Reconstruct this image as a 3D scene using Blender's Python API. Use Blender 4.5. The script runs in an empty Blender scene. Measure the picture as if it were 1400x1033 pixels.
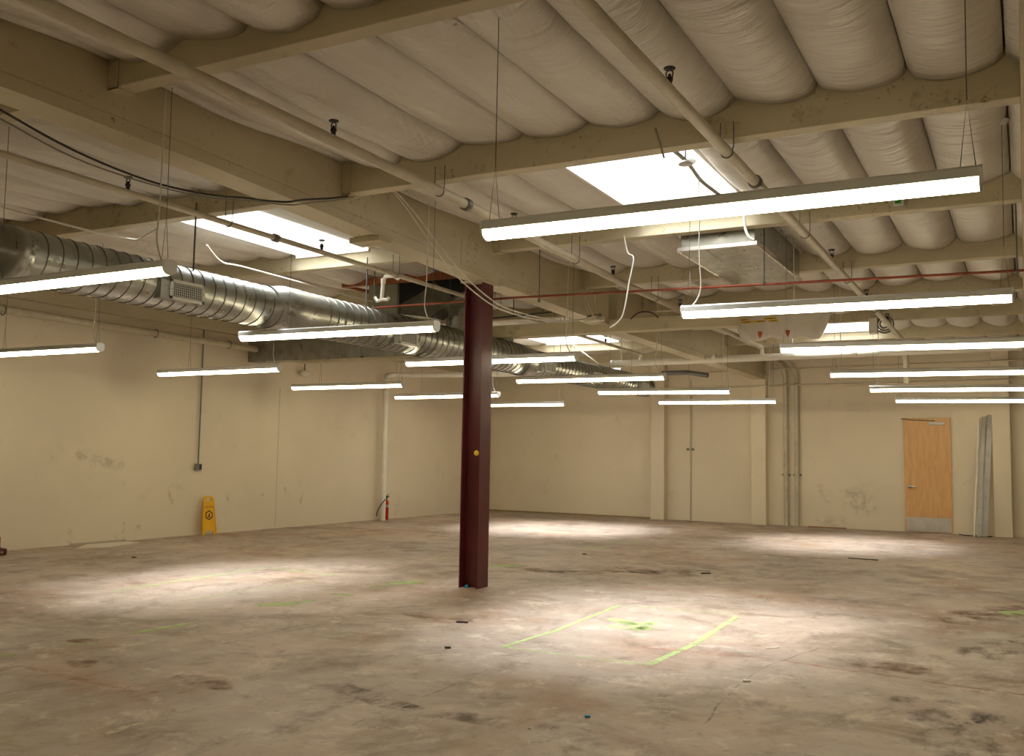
import bpy, bmesh, math, random
from mathutils import Vector, Matrix, noise
random.seed(7)
PI = math.pi
sc = bpy.context.scene
COL = sc.collection
W, HH = 1400, 1033
# ------------------------------------------------------------------ camera
CAM_H = 1.40
FPX, YAW, PITCH, ROLL = 1307.67, .492058, .0827977, .0168833
cy, sy, cp, sp, cr, sr = math.cos(YAW), math.sin(YAW), math.cos(PITCH), math.sin(PITCH), math.cos(ROLL), math.sin(ROLL)
FW = Vector((-sy*cp, cy*cp, sp)); R0 = Vector((cy, sy, 0)); U0 = R0.cross(FW)
RT = cr*R0 + sr*U0; UP = -sr*R0 + cr*U0
ORI = Vector((0, 0, CAM_H))
cam = bpy.data.cameras.new('camera'); co = bpy.data.objects.new('camera', cam); COL.objects.link(co)
cam.sensor_fit = 'HORIZONTAL'; cam.sensor_width = 36; cam.lens = FPX*36/W; cam.clip_end = 200
m = Matrix((RT, UP, -FW)).transposed().to_4x4(); m.translation = ORI
co.matrix_world = m; sc.camera = co

def at(x, y, ax, v):
    """world point where the sight line of a measured point meets the plane ax = v (used to take dimensions)"""
    d = FW*FPX + RT*(x-W/2) - UP*(y-HH/2)
    i = 'XYZ'.index(ax)
    return ORI + d*((v-ORI[i])/d[i])

# ------------------------------------------------------------------ materials
def lin(c):
    return tuple(((v/255)/12.92 if v/255 <= .04045 else ((v/255+.055)/1.055)**2.4) for v in c)+(1,)

class NT:
    def __init__(s, name):
        s.m = bpy.data.materials.new(name); s.m.use_nodes = True
        s.t = s.m.node_tree; s.t.nodes.clear()
        s.out = s.n('ShaderNodeOutputMaterial'); s.b = s.n('ShaderNodeBsdfPrincipled')
        s.l(s.b.outputs[0], s.out.inputs[0])
        s.pos = s.n('ShaderNodeNewGeometry').outputs['Position']
    def n(s, k, **kw):
        n = s.t.nodes.new(k)
        for a, b in kw.items(): setattr(n, a, b)
        return n
    def l(s, a, b): s.t.links.new(a, b)
    def put(s, inp, v):
        if isinstance(v, bpy.types.NodeSocket): s.l(v, inp)
        else: inp.default_value = v
    def math(s, op, a, b=0., clamp=False):
        n = s.n('ShaderNodeMath', operation=op, use_clamp=clamp); s.put(n.inputs[0], a); s.put(n.inputs[1], b); return n.outputs[0]
    def vec(s, op, a, b=(0, 0, 0)):
        n = s.n('ShaderNodeVectorMath', operation=op); s.put(n.inputs[0], a); s.put(n.inputs[1], b)
        return n.outputs['Value'] if op in ('LENGTH', 'DISTANCE', 'DOT_PRODUCT') else n.outputs[0]
    def noise(s, scale, detail=4, rough=.55, vec=None, sc=(1, 1, 1), dist=0., off=(0, 0, 0)):
        mp = s.n('ShaderNodeMapping'); s.put(mp.inputs[0], vec or s.pos); mp.inputs['Scale'].default_value = sc; mp.inputs['Location'].default_value = off
        n = s.n('ShaderNodeTexNoise'); s.l(mp.outputs[0], n.inputs['Vector'])
        n.inputs['Scale'].default_value = scale; n.inputs['Detail'].default_value = detail; n.inputs['Roughness'].default_value = rough; n.inputs['Distortion'].default_value = dist
        return n.outputs['Fac']
    def ramp(s, f, a, b, ca=0., cb=1.):
        n = s.n('ShaderNodeMapRange', interpolation_type='SMOOTHSTEP'); s.put(n.inputs[0], f)
        for i, v in enumerate((a, b, ca, cb)): s.put(n.inputs[1+i], v)
        return n.outputs[0]
    def mix(s, f, a, b, mode='MIX'):
        n = s.n('ShaderNodeMix', data_type='RGBA', blend_type=mode)
        s.put(n.inputs[0], f); s.put(n.inputs[6], a); s.put(n.inputs[7], b); return n.outputs[2]
    def bump(s, h, strength=.3, dist=.01):
        n = s.n('ShaderNodeBump'); s.put(n.inputs['Height'], h); n.inputs['Strength'].default_value = strength; n.inputs['Distance'].default_value = dist
        s.l(n.outputs[0], s.b.inputs['Normal'])
    def done(s, col, rough=.6, metal=0., spec=.5):
        s.put(s.b.inputs['Base Color'], col); s.put(s.b.inputs['Roughness'], rough); s.put(s.b.inputs['Metallic'], metal)
        s.b.inputs['Specular IOR Level'].default_value = spec
        return s.m

def simple(name, rgb, rough=.5, metal=0., var=.06, spec=.5, scale=6):
    t = NT(name); f = t.noise(scale, 4)
    c = lin(rgb); d = tuple(v*(1-var*3) for v in c[:3])+(1,)
    return t.done(t.mix(t.ramp(f, .3, .7), c, d), rough, metal, spec)

# distance-to-segment group: mask in XY (and XZ / YZ through a swizzle) of a stroke
def seg_group():
    g = bpy.data.node_groups.new('stroke', 'ShaderNodeTree')
    for nm, ty in (('P', 'NodeSocketVector'), ('A', 'NodeSocketVector'), ('B', 'NodeSocketVector'), ('W', 'NodeSocketFloat')):
        g.interface.new_socket(nm, in_out='INPUT', socket_type=ty)
    g.interface.new_socket('Mask', in_out='OUTPUT', socket_type='NodeSocketFloat')
    i = g.nodes.new('NodeGroupInput'); o = g.nodes.new('NodeGroupOutput')
    def V(op, a, b):
        n = g.nodes.new('ShaderNodeVectorMath'); n.operation = op; g.links.new(a, n.inputs[0]); g.links.new(b, n.inputs[1])
        return n.outputs['Value'] if op in ('DOT_PRODUCT', 'DISTANCE') else n.outputs[0]
    ab = V('SUBTRACT', i.outputs[2], i.outputs[1]); ap = V('SUBTRACT', i.outputs[0], i.outputs[1])
    d1 = V('DOT_PRODUCT', ab, ap); d2 = V('DOT_PRODUCT', ab, ab)
    dv = g.nodes.new('ShaderNodeMath'); dv.operation = 'DIVIDE'; dv.use_clamp = True; g.links.new(d1, dv.inputs[0]); g.links.new(d2, dv.inputs[1])
    s = g.nodes.new('ShaderNodeVectorMath'); s.operation = 'SCALE'; g.links.new(ab, s.inputs[0]); g.links.new(dv.outputs[0], s.inputs['Scale'])
    ds = V('DISTANCE', ap, s.outputs[0])
    q = g.nodes.new('ShaderNodeMath'); q.operation = 'DIVIDE'; g.links.new(ds, q.inputs[0]); g.links.new(i.outputs[3], q.inputs[1])
    r = g.nodes.new('ShaderNodeMapRange'); r.interpolation_type = 'SMOOTHSTEP'; g.links.new(q.outputs[0], r.inputs[0])
    r.inputs[1].default_value = 1; r.inputs[2].default_value = .35; r.inputs[3].default_value = 0; r.inputs[4].default_value = 1
    g.links.new(r.outputs[0], o.inputs[0])
    return g
SEG = seg_group()
def strokes(t, segs, P):
    """max of stroke masks; segs = [(A, B, width)]"""
    cur = None
    for A, B, w in segs:
        n = t.n('ShaderNodeGroup'); n.node_tree = SEG
        t.l(P, n.inputs[0]); n.inputs[1].default_value = A; n.inputs[2].default_value = B; n.inputs[3].default_value = w
        cur = n.outputs[0] if cur is None else t.math('MAXIMUM', cur, n.outputs[0])
    return cur
def fl(x, y): return at(x, y, 'Z', 0)
def fseg(pts, w): return [(tuple(fl(*pts[i])), tuple(fl(*pts[i+1])), w) for i in range(len(pts)-1)]

def floor_mat():
    t = NT('floor_concrete')
    flat = t.vec('MULTIPLY', t.pos, (1, 1, 0))
    # noise-warped coordinate so painted marks have worn, wavering edges
    nz = t.n('ShaderNodeTexNoise'); t.l(flat, nz.inputs['Vector']); nz.inputs['Scale'].default_value = 9; nz.inputs['Detail'].default_value = 5
    wob = t.vec('MULTIPLY', t.vec('SUBTRACT', nz.outputs['Color'], (.5, .5, .5)), (.10, .10, 0))
    P = t.vec('ADD', flat, wob)
    base = t.mix(t.ramp(t.noise(.4, 6, .6), .35, .66), lin((172, 153, 135)), lin((152, 138, 127)))
    base = t.mix(t.ramp(t.noise(.55, 7, .62, off=(11, 0, 0), dist=.5), .48, .68, 0, .6), base, lin((140, 104, 72)))
    base = t.mix(t.ramp(t.noise(.8, 9, .7, dist=.8, off=(5, 2, 0)), .48, .66, 0, .75), base, lin((112, 94, 76)))
    base = t.mix(t.ramp(t.noise(2.4, 10, .74, off=(0, 7, 0), sc=(1, .7, 1), dist=.4), .52, .66, 0, .6), base, lin((96, 80, 66)))
    base = t.mix(t.ramp(t.noise(3.0, 10, .76, off=(3, 3, 0), dist=.3), .52, .66, 0, .6), base, lin((200, 184, 166)))
    base = t.mix(t.ramp(t.noise(9, 9, .78, off=(2, 8, 0)), .55, .66, 0, .5), base, lin((88, 72, 58)))
    base = t.mix(t.ramp(t.noise(26, 6, .75, off=(9, 1, 0)), .60, .70, 0, .4), base, lin((208, 196, 176)))
    base = t.mix(t.ramp(t.noise(40, 3, .7, off=(1, 1, 0)), .66, .74, 0, .6), base, lin((60, 48, 40)))
    rough = t.ramp(t.noise(2.2, 6, .65), .3, .7, .42, .68)
    t.bump(t.noise(18, 7, .7), .25, .006)
    return t.done(base, rough, spec=.42)

def wall_mat(name, yz, marks, lines):
    t = NT(name)
    P = t.vec('ADD', t.pos, t.vec('MULTIPLY', t.vec('SUBTRACT', (lambda n: (t.l(t.pos, n.inputs['Vector']), n.inputs['Scale'].__setattr__('default_value', 7), n.outputs['Color'])[2])(t.n('ShaderNodeTexNoise')), (.5, .5, .5)), (.12, .12, .12)))
    c = t.mix(t.ramp(t.noise(.5, 5), .3, .7), lin(WALLC), lin(tuple(int(v*.96) for v in WALLC)))
    c = t.mix(t.math('MULTIPLY', t.ramp(t.noise(1.7, 7, .7, off=(3, 3, 3)), .58, .78), .3), c, lin((150, 132, 100)))
    if marks:
        c = t.mix(t.math('MULTIPLY', t.math('MULTIPLY', strokes(t, marks, P), t.ramp(t.noise(6, 6, .7), .40, .66)), .34), c, lin((96, 82, 58)))
    if lines:
        c = t.mix(.55, c, c) if False else t.mix(t.math('MULTIPLY', strokes(t, lines, t.pos), .45), c, lin((96, 84, 62)))
    t.bump(t.noise(60, 4), .08, .003)
    return t.done(c, .55, spec=.35)
WALLC = (222, 210, 186)

def plastic_mat():
    t = NT('insulation_facing')
    c = t.mix(t.ramp(t.noise(.8, 5), .3, .7), lin((216, 211, 200)), lin((204, 198, 186)))
    dst = t.noise(1.1, 2, .5)
    w1 = t.noise(4.5, 5, .55, sc=(.35, 2.2, 1), dist=.6)       # creases running across the bays
    w2 = t.noise(2.6, 5, .5, sc=(1.8, .4, 1), dist=.8, off=(4, 4, 0))
    side = t.n('ShaderNodeSeparateXYZ'); t.l(t.pos, side.inputs[0])
    k = t.ramp(side.outputs[0], -3.2, -1.2)
    h = t.math('ADD', t.math('MULTIPLY', t.ramp(w1, .35, .7), t.math('ADD', t.math('MULTIPLY', k, .8), .25)), t.math('MULTIPLY', t.ramp(w2, .35, .7), t.math('SUBTRACT', 1.15, k)))
    t.bump(h, .45, .03)
    return t.done(c, .36, spec=.6)

def galv_mat():
    t = NT('galvanised_steel')
    v = t.n('ShaderNodeTexVoronoi'); mp = t.n('ShaderNodeMapping'); t.l(t.pos, mp.inputs[0]); mp.inputs['Scale'].default_value = (22, 22, 22); t.l(mp.outputs[0], v.inputs['Vector'])
    c = t.mix(t.ramp(t.noise(3, 5), .3, .7), lin((172, 172, 164)), lin((146, 147, 141)))
    c = t.mix(t.math('MULTIPLY', v.outputs['Distance'], .1), c, lin((205, 205, 200)))
    return t.done(c, t.ramp(t.noise(8, 4), .3, .7, .26, .40), .88)

def wood_mat(name, a, b, sc=(3, 3, .35)):
    t = NT(name)
    f = t.noise(5, 5, .6, sc=sc, dist=1.2)
    t.bump(f, .05, .002)
    return t.done(t.mix(t.ramp(f, .35, .65), lin(a), lin(b)), .42)

def emis(name, rgb, strength):
    t = NT(name); t.b.inputs['Emission Color'].default_value = lin(rgb); t.b.inputs['Emission Strength'].default_value = strength
    return t.done(lin((240, 238, 228)), .4)

def beam_mat():
    t = NT('painted_timber')
    c = t.mix(t.ramp(t.noise(.9, 5, sc=(1, 1, 3)), .3, .7), lin((200, 190, 161)), lin((186, 175, 145)))
    c = t.mix(t.math('MULTIPLY', t.ramp(t.noise(3.2, 8, .75, sc=(1, 1, 1), off=(2, 0, 0)), .55, .72), .5), c, lin((104, 88, 56)))
    c = t.mix(t.math('MULTIPLY', t.math('MULTIPLY', t.ramp(t.noise(22, 5, .75), .58, .68), t.ramp(t.noise(1.1, 3, .6, off=(7, 1, 3)), .48, .62)), .75), c, lin((62, 50, 34)))
    t.bump(t.noise(5, 5, .6, sc=(.4, .4, 9)), .15, .004)
    return t.done(c, .6, spec=.3)

M = dict(
    floor=floor_mat(), plastic=plastic_mat(), galv=galv_mat(), beam=beam_mat(),
    pipe=simple('pipe_paint', (196, 186, 162), .45), white=simple('white_enamel', (214, 214, 208), .35, var=.03),
    endcap=simple('white_plastic_cap', (226, 226, 220), .4, var=.02),
    wpipe=simple('white_pipe_paint', (226, 220, 206), .4, var=.03),
    black=simple('black_iron', (26, 22, 20), .5), dark=simple('opening_shade', (20, 18, 16), .8),
    steel=simple('zinc_rod', (120, 118, 112), .35, .8), red=simple('oxide_red_paint', (92, 33, 35), .36, var=.12, scale=3),
    copper=simple('copper_tube', (150, 78, 56), .36, .7, var=.1), wire=simple('grey_cable', (150, 144, 130), .5), cord=simple('white_cord', (222, 218, 204), .5),
    bcable=simple('black_cable', (36, 32, 28), .5), yellow=simple('yellow_plastic', (236, 180, 10), .4, var=.03), label=simple('sign_dark_ink', (60, 44, 20), .6), redink=simple('sign_red_ink', (190, 40, 24), .6),
    ext=simple('extinguisher_red', (186, 20, 22), .25, var=.03), rubber=simple('black_rubber', (24, 22, 22), .5), door=wood_mat('door_veneer', (218, 172, 114), (206, 158, 100)),
    kick=simple('brushed_steel', (196, 192, 186), .32, .85, var=.05), ply=wood_mat('raw_plywood', (160, 94, 48), (128, 70, 36)), tape=simple('yellow_tape', (228, 188, 30), .5),
    green=simple('green_label', (44, 150, 40), .5), box=simple('brown_cardboard', (160, 98, 62), .8), maroon=simple('dark_red_paint', (88, 26, 20), .5), paper=simple('white_sheet', (210, 202, 188), .6, var=.03),
    orange=simple('orange_foam', (206, 106, 62), .7), greybox=simple('grey_box_paint', (120, 122, 112), .45), blue=simple('blue_tape', (40, 150, 180), .6), grille=simple('grille_dark', (38, 36, 44), .5),
    frost=None, glow=None, sky=None, shaft=simple('skylight_shaft_paint', (240, 236, 226), .7, var=.02), chrome=simple('satin_chrome', (200, 198, 194), .22, .95, var=.02), litter=simple('litter', (50, 40, 34), .8), trim=simple('olive_base_paint', (150, 132, 96), .6))
LIGHT_E, SKY_E, SUN_E = 24.0, 8.0, 48.0
M['glow'] = emis('lit_diffuser', (255, 241, 204), LIGHT_E)
def glaze():
    t = NT('skylight_glazing'); tr = t.n('ShaderNodeBsdfTransparent'); tr.inputs[0].default_value = (.97, .98, 1, 1)
    mx = t.n('ShaderNodeMixShader'); mx.inputs[0].default_value = .12; t.l(tr.outputs[0], mx.inputs[1]); t.l(t.b.outputs[0], mx.inputs[2]); t.l(mx.outputs[0], t.out.inputs[0])
    return t.done(lin((250, 252, 255)), .2)
M['sky'] = glaze()
M['lgrey'] = simple('light_grey_metal', (160, 156, 152), .4, .2)
M['gpaint'] = simple('sage_duct_paint', (150, 148, 126), .5)
M['dgalv'] = simple('dark_steel', (112, 112, 98), .38, .75, var=.1)  # darker steel for the duct seam ridges and the plenum

# ------------------------------------------------------------------ mesh helpers
class MB:
    def __init__(s): s.v = []; s.f = []; s.sm = []
    def add(s, vs, fs, smooth=False):
        b = len(s.v); s.v += [tuple(v) for v in vs]; s.f += [tuple(b+i for i in f) for f in fs]; s.sm += [smooth]*len(fs); return s
    def box(s, x0, x1, y0, y1, z0, z1):
        vs = [(x, y, z) for x in (x0, x1) for y in (y0, y1) for z in (z0, z1)]
        return s.add(vs, [(0, 1, 3, 2), (4, 6, 7, 5), (0, 4, 5, 1), (2, 3, 7, 6), (0, 2, 6, 4), (1, 5, 7, 3)])
    def bbox(s, x0, x1, y0, y1, z0, z1, b=.01):
        bm = bmesh.new(); bmesh.ops.create_cube(bm, size=1)
        for v in bm.verts: v.co = Vector(((x0+x1)/2+v.co.x*(x1-x0), (y0+y1)/2+v.co.y*(y1-y0), (z0+z1)/2+v.co.z*(z1-z0)))
        bmesh.ops.bevel(bm, geom=bm.edges[:], offset=b, segments=2, affect='EDGES', profile=.5)
        bm.verts.ensure_lookup_table(); bm.verts.index_update()
        s.add([v.co for v in bm.verts], [[v.index for v in f.verts] for f in bm.faces]); bm.free(); return s
    def tube(s, pts, r, seg=10, cap=True, radii=None):
        pts = [Vector(p) for p in pts]; n = len(pts); rings = []; prev = None
        for i, p in enumerate(pts):
            t = (pts[min(i+1, n-1)]-pts[max(i-1, 0)]).normalized()
            if prev is None:
                a = Vector((0, 0, 1)) if abs(t.z) < .9 else Vector((1, 0, 0)); u = t.cross(a).normalized()
            else:
                u = prev - t*prev.dot(t)
                u = u.normalized() if u.length > 1e-6 else t.orthogonal().normalized()
            prev = u; w = t.cross(u); rr = radii[i] if radii else r
            rings.append([p+u*rr*math.cos(2*PI*k/seg)+w*rr*math.sin(2*PI*k/seg) for k in range(seg)])
        vs = [v for rg in rings for v in rg]; fs = []
        for i in range(n-1):
            for k in range(seg):
                a = i*seg+k; b = i*seg+(k+1) % seg; fs.append((a, b, b+seg, a+seg))
        s.add(vs, fs, True)
        if cap: s.add(rings[0], [tuple(range(seg))[::-1]]); s.add(rings[-1], [tuple(range(seg))])
        return s
    def lathe(s, c, prof, seg=20, axis='Z'):
        vs = []; fs = []
        for r, h in prof:
            for k in range(seg):
                a = 2*PI*k/seg; p = (r*math.cos(a), r*math.sin(a), h)
                if axis == 'Y': p = (p[0], p[2], p[1])
                if axis == 'X': p = (p[2], p[0], p[1])
                vs.append((c[0]+p[0], c[1]+p[1], c[2]+p[2]))
        for i in range(len(prof)-1):
            for k in range(seg):
                a = i*seg+k; b = i*seg+(k+1) % seg; fs.append((a, b, b+seg, a+seg))
        return s.add(vs, fs, True)
    def prism(s, poly, axis, a, b):
        n = len(poly)
        def P(p, q):
            if axis == 'X': return (q, p[0], p[1])
            if axis == 'Y': return (p[0], q, p[1])
            return (p[0], p[1], q)
        vs = [P(p, a) for p in poly]+[P(p, b) for p in poly]
        return s.add(vs, [(i, (i+1) % n, (i+1) % n+n, i+n) for i in range(n)]+[tuple(range(n))[::-1], tuple(range(n, 2*n))])
    def build(s, name, mat, parent=None, mod=None):
        me = bpy.data.meshes.new(name); me.from_pydata(s.v, [], s.f); me.update()
        for p, q in zip(me.polygons, s.sm): p.use_smooth = q
        bm = bmesh.new(); bm.from_mesh(me); bmesh.ops.recalc_face_normals(bm, faces=bm.faces[:]); bm.to_mesh(me); bm.free()
        me.materials.append(mat)
        o = bpy.data.objects.new(name, me); COL.objects.link(o)
        if parent is not None:
            o.parent = parent
            if parent.parent is None: o.matrix_parent_inverse = Matrix.Translation(-parent.location) if parent.type == 'EMPTY' else Matrix()
        return o

def tag(o, label=None, cat=None, group=None, kind=None):
    if label: o['label'] = label
    if cat: o['category'] = cat
    if group: o['group'] = group
    if kind: o['kind'] = kind
    return o
def empty(name, loc, label, cat, group=None):
    o = bpy.data.objects.new(name, None); COL.objects.link(o); o.location = loc; o.empty_display_size = .1
    return tag(o, label, cat, group)
def arc(p0, p1, sag, n=12, sway=(0, 0)):
    p0, p1 = Vector(p0), Vector(p1)
    return [p0.lerp(p1, i/n)+Vector((sway[0], sway[1], -sag))*(4*(i/n)*(1-i/n)) for i in range(n+1)]
def smooth(pts, k=5):
    P = [Vector(p) for p in pts]; out = []
    for i in range(len(P)-1):
        a, b, c, d = P[max(i-1, 0)], P[i], P[i+1], P[min(i+2, len(P)-1)]
        for j in range(k):
            t = j/k; out.append(.5*((2*b)+(c-a)*t+(2*a-5*b+4*c-d)*t*t+(3*b-a-3*c+d)*t**3))
    return out+[P[-1]]

# ------------------------------------------------------------------ shell
XL, XR, YF, ZC = -12.45, 7.4, -2.2, 3.92
def yback(x): return 22.15 - .052*(x-XL)
st = dict(kind='structure')
MB().add([(XL-.3, YF-.3, 0), (XR+.3, YF-.3, 0), (XR+.3, 23, 0), (XL-.3, 23, 0), (XL-.3, YF-.3, -.2), (XR+.3, YF-.3, -.2), (XR+.3, 23, -.2), (XL-.3, 23, -.2)],
         [(0, 1, 2, 3), (7, 6, 5, 4), (0, 4, 5, 1), (1, 5, 6, 2), (2, 6, 7, 3), (3, 7, 4, 0)]).build('floor', M['floor'])
FLOOR = bpy.data.objects['floor']; FLOOR['kind'] = 'structure'

# ------------------------------------------------------------------ worn paint, stains and cracks on the concrete
def mark_mat(name, rgb, ns, lo, hi, amax, stretch=(1, 1, 1)):
    t = NT(name); at_ = t.n('ShaderNodeAttribute', attribute_name='edge').outputs['Fac']
    f = t.ramp(t.noise(ns, 7, .72, sc=stretch), lo, hi)
    al = t.math('MULTIPLY', t.math('MULTIPLY', t.ramp(at_, .05, .8), f), amax)
    t.l(al, t.b.inputs['Alpha'])
    return t.done(lin(rgb), .6, spec=.3)
MARK_Z = [.0006]
def marks(segs, mat, name, label, jit=.25):
    vs, fs, ed = [], [], []
    MARK_Z[0] += .0003; z = MARK_Z[0]
    prof = [(-1, 0), (-.6, .7), (-.2, 1), (.2, 1), (.6, .7), (1, 0)]
    for A, B_, w in segs:
        A, B_ = Vector(A), Vector(B_); A.z = B_.z = 0; d = B_-A; ln = d.length; d = d/ln if ln > 1e-6 else Vector((1, 0, 0)); p = Vector((-d.y, d.x, 0))
        A2, B2 = A-d*w*.8, B_+d*w*.8; L2 = (B2-A2).length; n = max(4, min(120, int(L2/max(w*.7, .03))))
        b = len(vs)
        for i in range(n+1):
            u = i/n; q = A2.lerp(B2, u); dist_end = min(u, 1-u)*L2
            k = min(1, math.sqrt(max(0, dist_end/(w*1.1)))) if w > .05 else min(1, dist_end/(w*1.1))
            jn = noise.noise(Vector((q.x*3, q.y*3, 4)))*w*jit; wn = 1+.35*noise.noise(Vector((q.x*4, q.y*4, 9)))
            for h, e in prof:
                r = q+p*(h*w*wn*max(k, .05)+jn); vs.append((r.x, r.y, z)); ed.append(e*min(1, dist_end/(w*.6)))
        K = len(prof)
        for i in range(n):
            for k2 in range(K-1): fs.append((b+i*K+k2, b+i*K+k2+1, b+(i+1)*K+k2+1, b+(i+1)*K+k2))
    me = bpy.data.meshes.new(name); me.from_pydata(vs, [], fs); me.materials.append(mat)
    at2 = me.attributes.new('edge', 'FLOAT', 'POINT'); at2.data.foreach_set('value', ed)
    o = bpy.data.objects.new(name, me); COL.objects.link(o); o.parent = FLOOR; o['label'] = label
    return o
# brown stains
st_ = fseg([(560, 838), (600, 846), (632, 850)], .16)+fseg([(700, 775), (760, 782), (960, 780)], .22)+fseg([(860, 778), (940, 786)], .3)+fseg([(1180, 905), (1260, 915)], .25)+fseg([(100, 875), (130, 876)], .1)+fseg([(100, 905), (115, 910)], .12)+fseg([(250, 925), (310, 938)], .14)+fseg([(1310, 850), (1400, 830)], .3)
marks(st_, mark_mat('rust_stain', (122, 80, 48), 3.2, .40, .66, .7), 'floor_stain', 'rusty brown stains on the concrete', .8)
dk = fseg([(430, 930), (560, 968), (700, 990), (800, 1000)], .11)+fseg([(1240, 960), (1340, 985), (1320, 1030)], .3)+fseg([(1340, 900), (1400, 880)], .25)+fseg([(880, 953), (915, 952)], .06)
marks(dk, mark_mat('dark_scuff', (88, 70, 58), 5, .44, .66, .6, (1, .6, 1)), 'floor_scuff', 'dark scuffs and grime on the concrete', .8)
# round patches of newer concrete, pale
pt = fseg([(440, 868), (475, 867)], .22)+fseg([(20, 1015), (50, 1012)], .3)+fseg([(0, 985), (12, 984)], .22)+fseg([(268, 905), (285, 904)], .09)
marks(pt, mark_mat('pale_patch', (196, 182, 158), 3, .2, .6, .55), 'floor_patch', 'round pale repair patches in the concrete', .1)
# joints and cracks, dark and narrow
ck = fseg([(0, 949), (130, 921), (300, 881), (400, 858), (520, 833)], .013)+fseg([(480, 993), (510, 977), (590, 950), (650, 925)], .010)+fseg([(960, 990), (1000, 945), (1040, 915), (1120, 885)], .008)+fseg([(720, 770), (900, 772), (960, 765)], .014)+fseg([(830, 772), (870, 784), (950, 778)], .016)
marks(ck, mark_mat('crack_dirt', (60, 48, 40), 5, .42, .62, .45, (1, 1, 1)), 'floor_crack', 'dark joints and cracks', 3.)
# pink chalk lines
pk = fseg([(0, 905), (60, 917), (190, 947)], .035)+fseg([(178, 954), (215, 945)], .03)+fseg([(880, 885), (1050, 900), (1200, 922), (1400, 950)], .035)+fseg([(95, 785), (140, 790)], .03)
marks(pk, mark_mat('pink_chalk', (196, 134, 108), 8, .32, .66, .5), 'floor_chalk_line', 'faded pink chalk lines')
# yellow-green marking paint
gr = fseg([(155, 808), (250, 793), (363, 776), (368, 776)], .035)+fseg([(368, 776), (465, 787)], .03)+fseg([(245, 822), (430, 794)], .02)
gr += fseg([(688, 884), (760, 862), (845, 828)], .03)+fseg([(845, 826), (1005, 840)], .02)+fseg([(688, 884), (780, 896), (888, 909)], .022)+fseg([(888, 908), (950, 880), (1008, 842)], .038)
gr += fseg([(836, 856), (862, 860), (888, 858)], .07)+fseg([(838, 846), (866, 853), (884, 860)], .10)+fseg([(850, 850), (895, 853)], .06)+fseg([(870, 862), (892, 850)], .04)+fseg([(358, 827), (400, 825)], .14)+fseg([(395, 824), (430, 821)], .06)+fseg([(510, 803), (535, 800)], .05)+fseg([(538, 797), (572, 796)], .17)+fseg([(455, 812), (482, 814)], .05)
gr += fseg([(672, 773), (712, 773)], .16)+fseg([(730, 760), (790, 757)], .05)+fseg([(805, 748), (830, 747)], .14)+fseg([(185, 865), (260, 852)], .05)+fseg([(90, 881), (140, 879)], .03)+fseg([(0, 896), (15, 896)], .06)+fseg([(820, 742), (880, 741)], .08)+fseg([(1375, 838), (1400, 838)], .2)
marks(gr, mark_mat('green_paint', (182, 206, 134), 7, .22, .60, .66), 'floor_paint_mark', 'yellow-green spray paint lines and blobs')
# pale scratches
wt = fseg([(1050, 888), (1064, 882)], .012)+fseg([(1062, 832), (1110, 829), (1148, 832)], .01)+fseg([(145, 1003), (175, 992), (205, 987)], .03)+fseg([(900, 920), (930, 938)], .01)+fseg([(205, 986), (290, 962)], .012)+fseg([(110, 780), (135, 779)], .014)+fseg([(516, 994), (525, 996)], .015)
marks(wt, mark_mat('pale_scratch', (220, 204, 174), 12, .35, .5, .65), 'floor_scratch', 'thin pale scratches', 1.)


def L(x, y, v=XL): return tuple(at(x, y, 'X', v))
def B(x, y, v=21.6): return tuple(at(x, y, 'Y', v))
lm = [(L(130, 630), L(165, 635), .12), (L(232, 668), L(234, 685), .05), (L(312, 682), L(311, 675), .05), (L(360, 675), L(361, 683), .05), (L(390, 668), L(396, 678), .06), (L(413, 675), L(411, 686), .05),
      (L(108, 622), L(118, 620), .1), (L(95, 725), L(96, 744), .05), (L(168, 715), L(170, 738), .04), (L(170, 655), L(169, 660), .05), (L(187, 722), L(192, 720), .06)]
ll = [(L(383, 530), L(376, 718), .012), (L(96, 744), L(172, 738), .02)]
bm_ = [(B(1165, 680), B(1185, 690), .35), (B(1108, 715), B(1108, 720), .04), (B(1155, 705), B(1156, 722), .04), (B(1120, 712), B(1150, 714), .2), (B(1120, 670), B(1130, 680), .2)]
bl = [(B(976, 545), B(975, 711), .012), (B(1102, 721), B(1156, 723), .03), (B(870, 530), B(870, 545), .01)]
w = MB().box(XL-.25, XL, YF-.25, 22.6, -.2, 4.9).build('wall_left', wall_mat('wall_left_paint', 1, lm, ll)); w['kind'] = 'structure'
poly = [(XL-.25, yback(XL-.25)), (XR+.25, yback(XR+.25)), (XR+.25, yback(XR)+.3), (XL-.25, yback(XL)+.3)]
w = MB().prism(poly, 'Z', -.2, 4.9).build('wall_back', wall_mat('wall_back_paint', 0, bm_, bl)); w['kind'] = 'structure'
plain = wall_mat('wall_plain_paint', 0, None, None)
w = MB().box(XR, XR+.25, YF-.25, 22, -.2, 4.9).build('wall_right', plain); w['kind'] = 'structure'
w = MB().box(XL-.25, XR+.25, YF-.25, YF, -.2, 4.9).build('wall_front', plain); w['kind'] = 'structure'

YB = [-.85, 1.58, 4.0, 6.38, 9.02, 11.45, 13.7, 15.9, 18.3, 20.6, 22.3]; BT = .13
GX0, GX1 = -5.36, -5.10
SKY = [(-3.35, -2.25, 3), (-7.87, -6.77, 3), (-8.97, -7.32, 7), (-3.35, -2.25, 7)]
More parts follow.
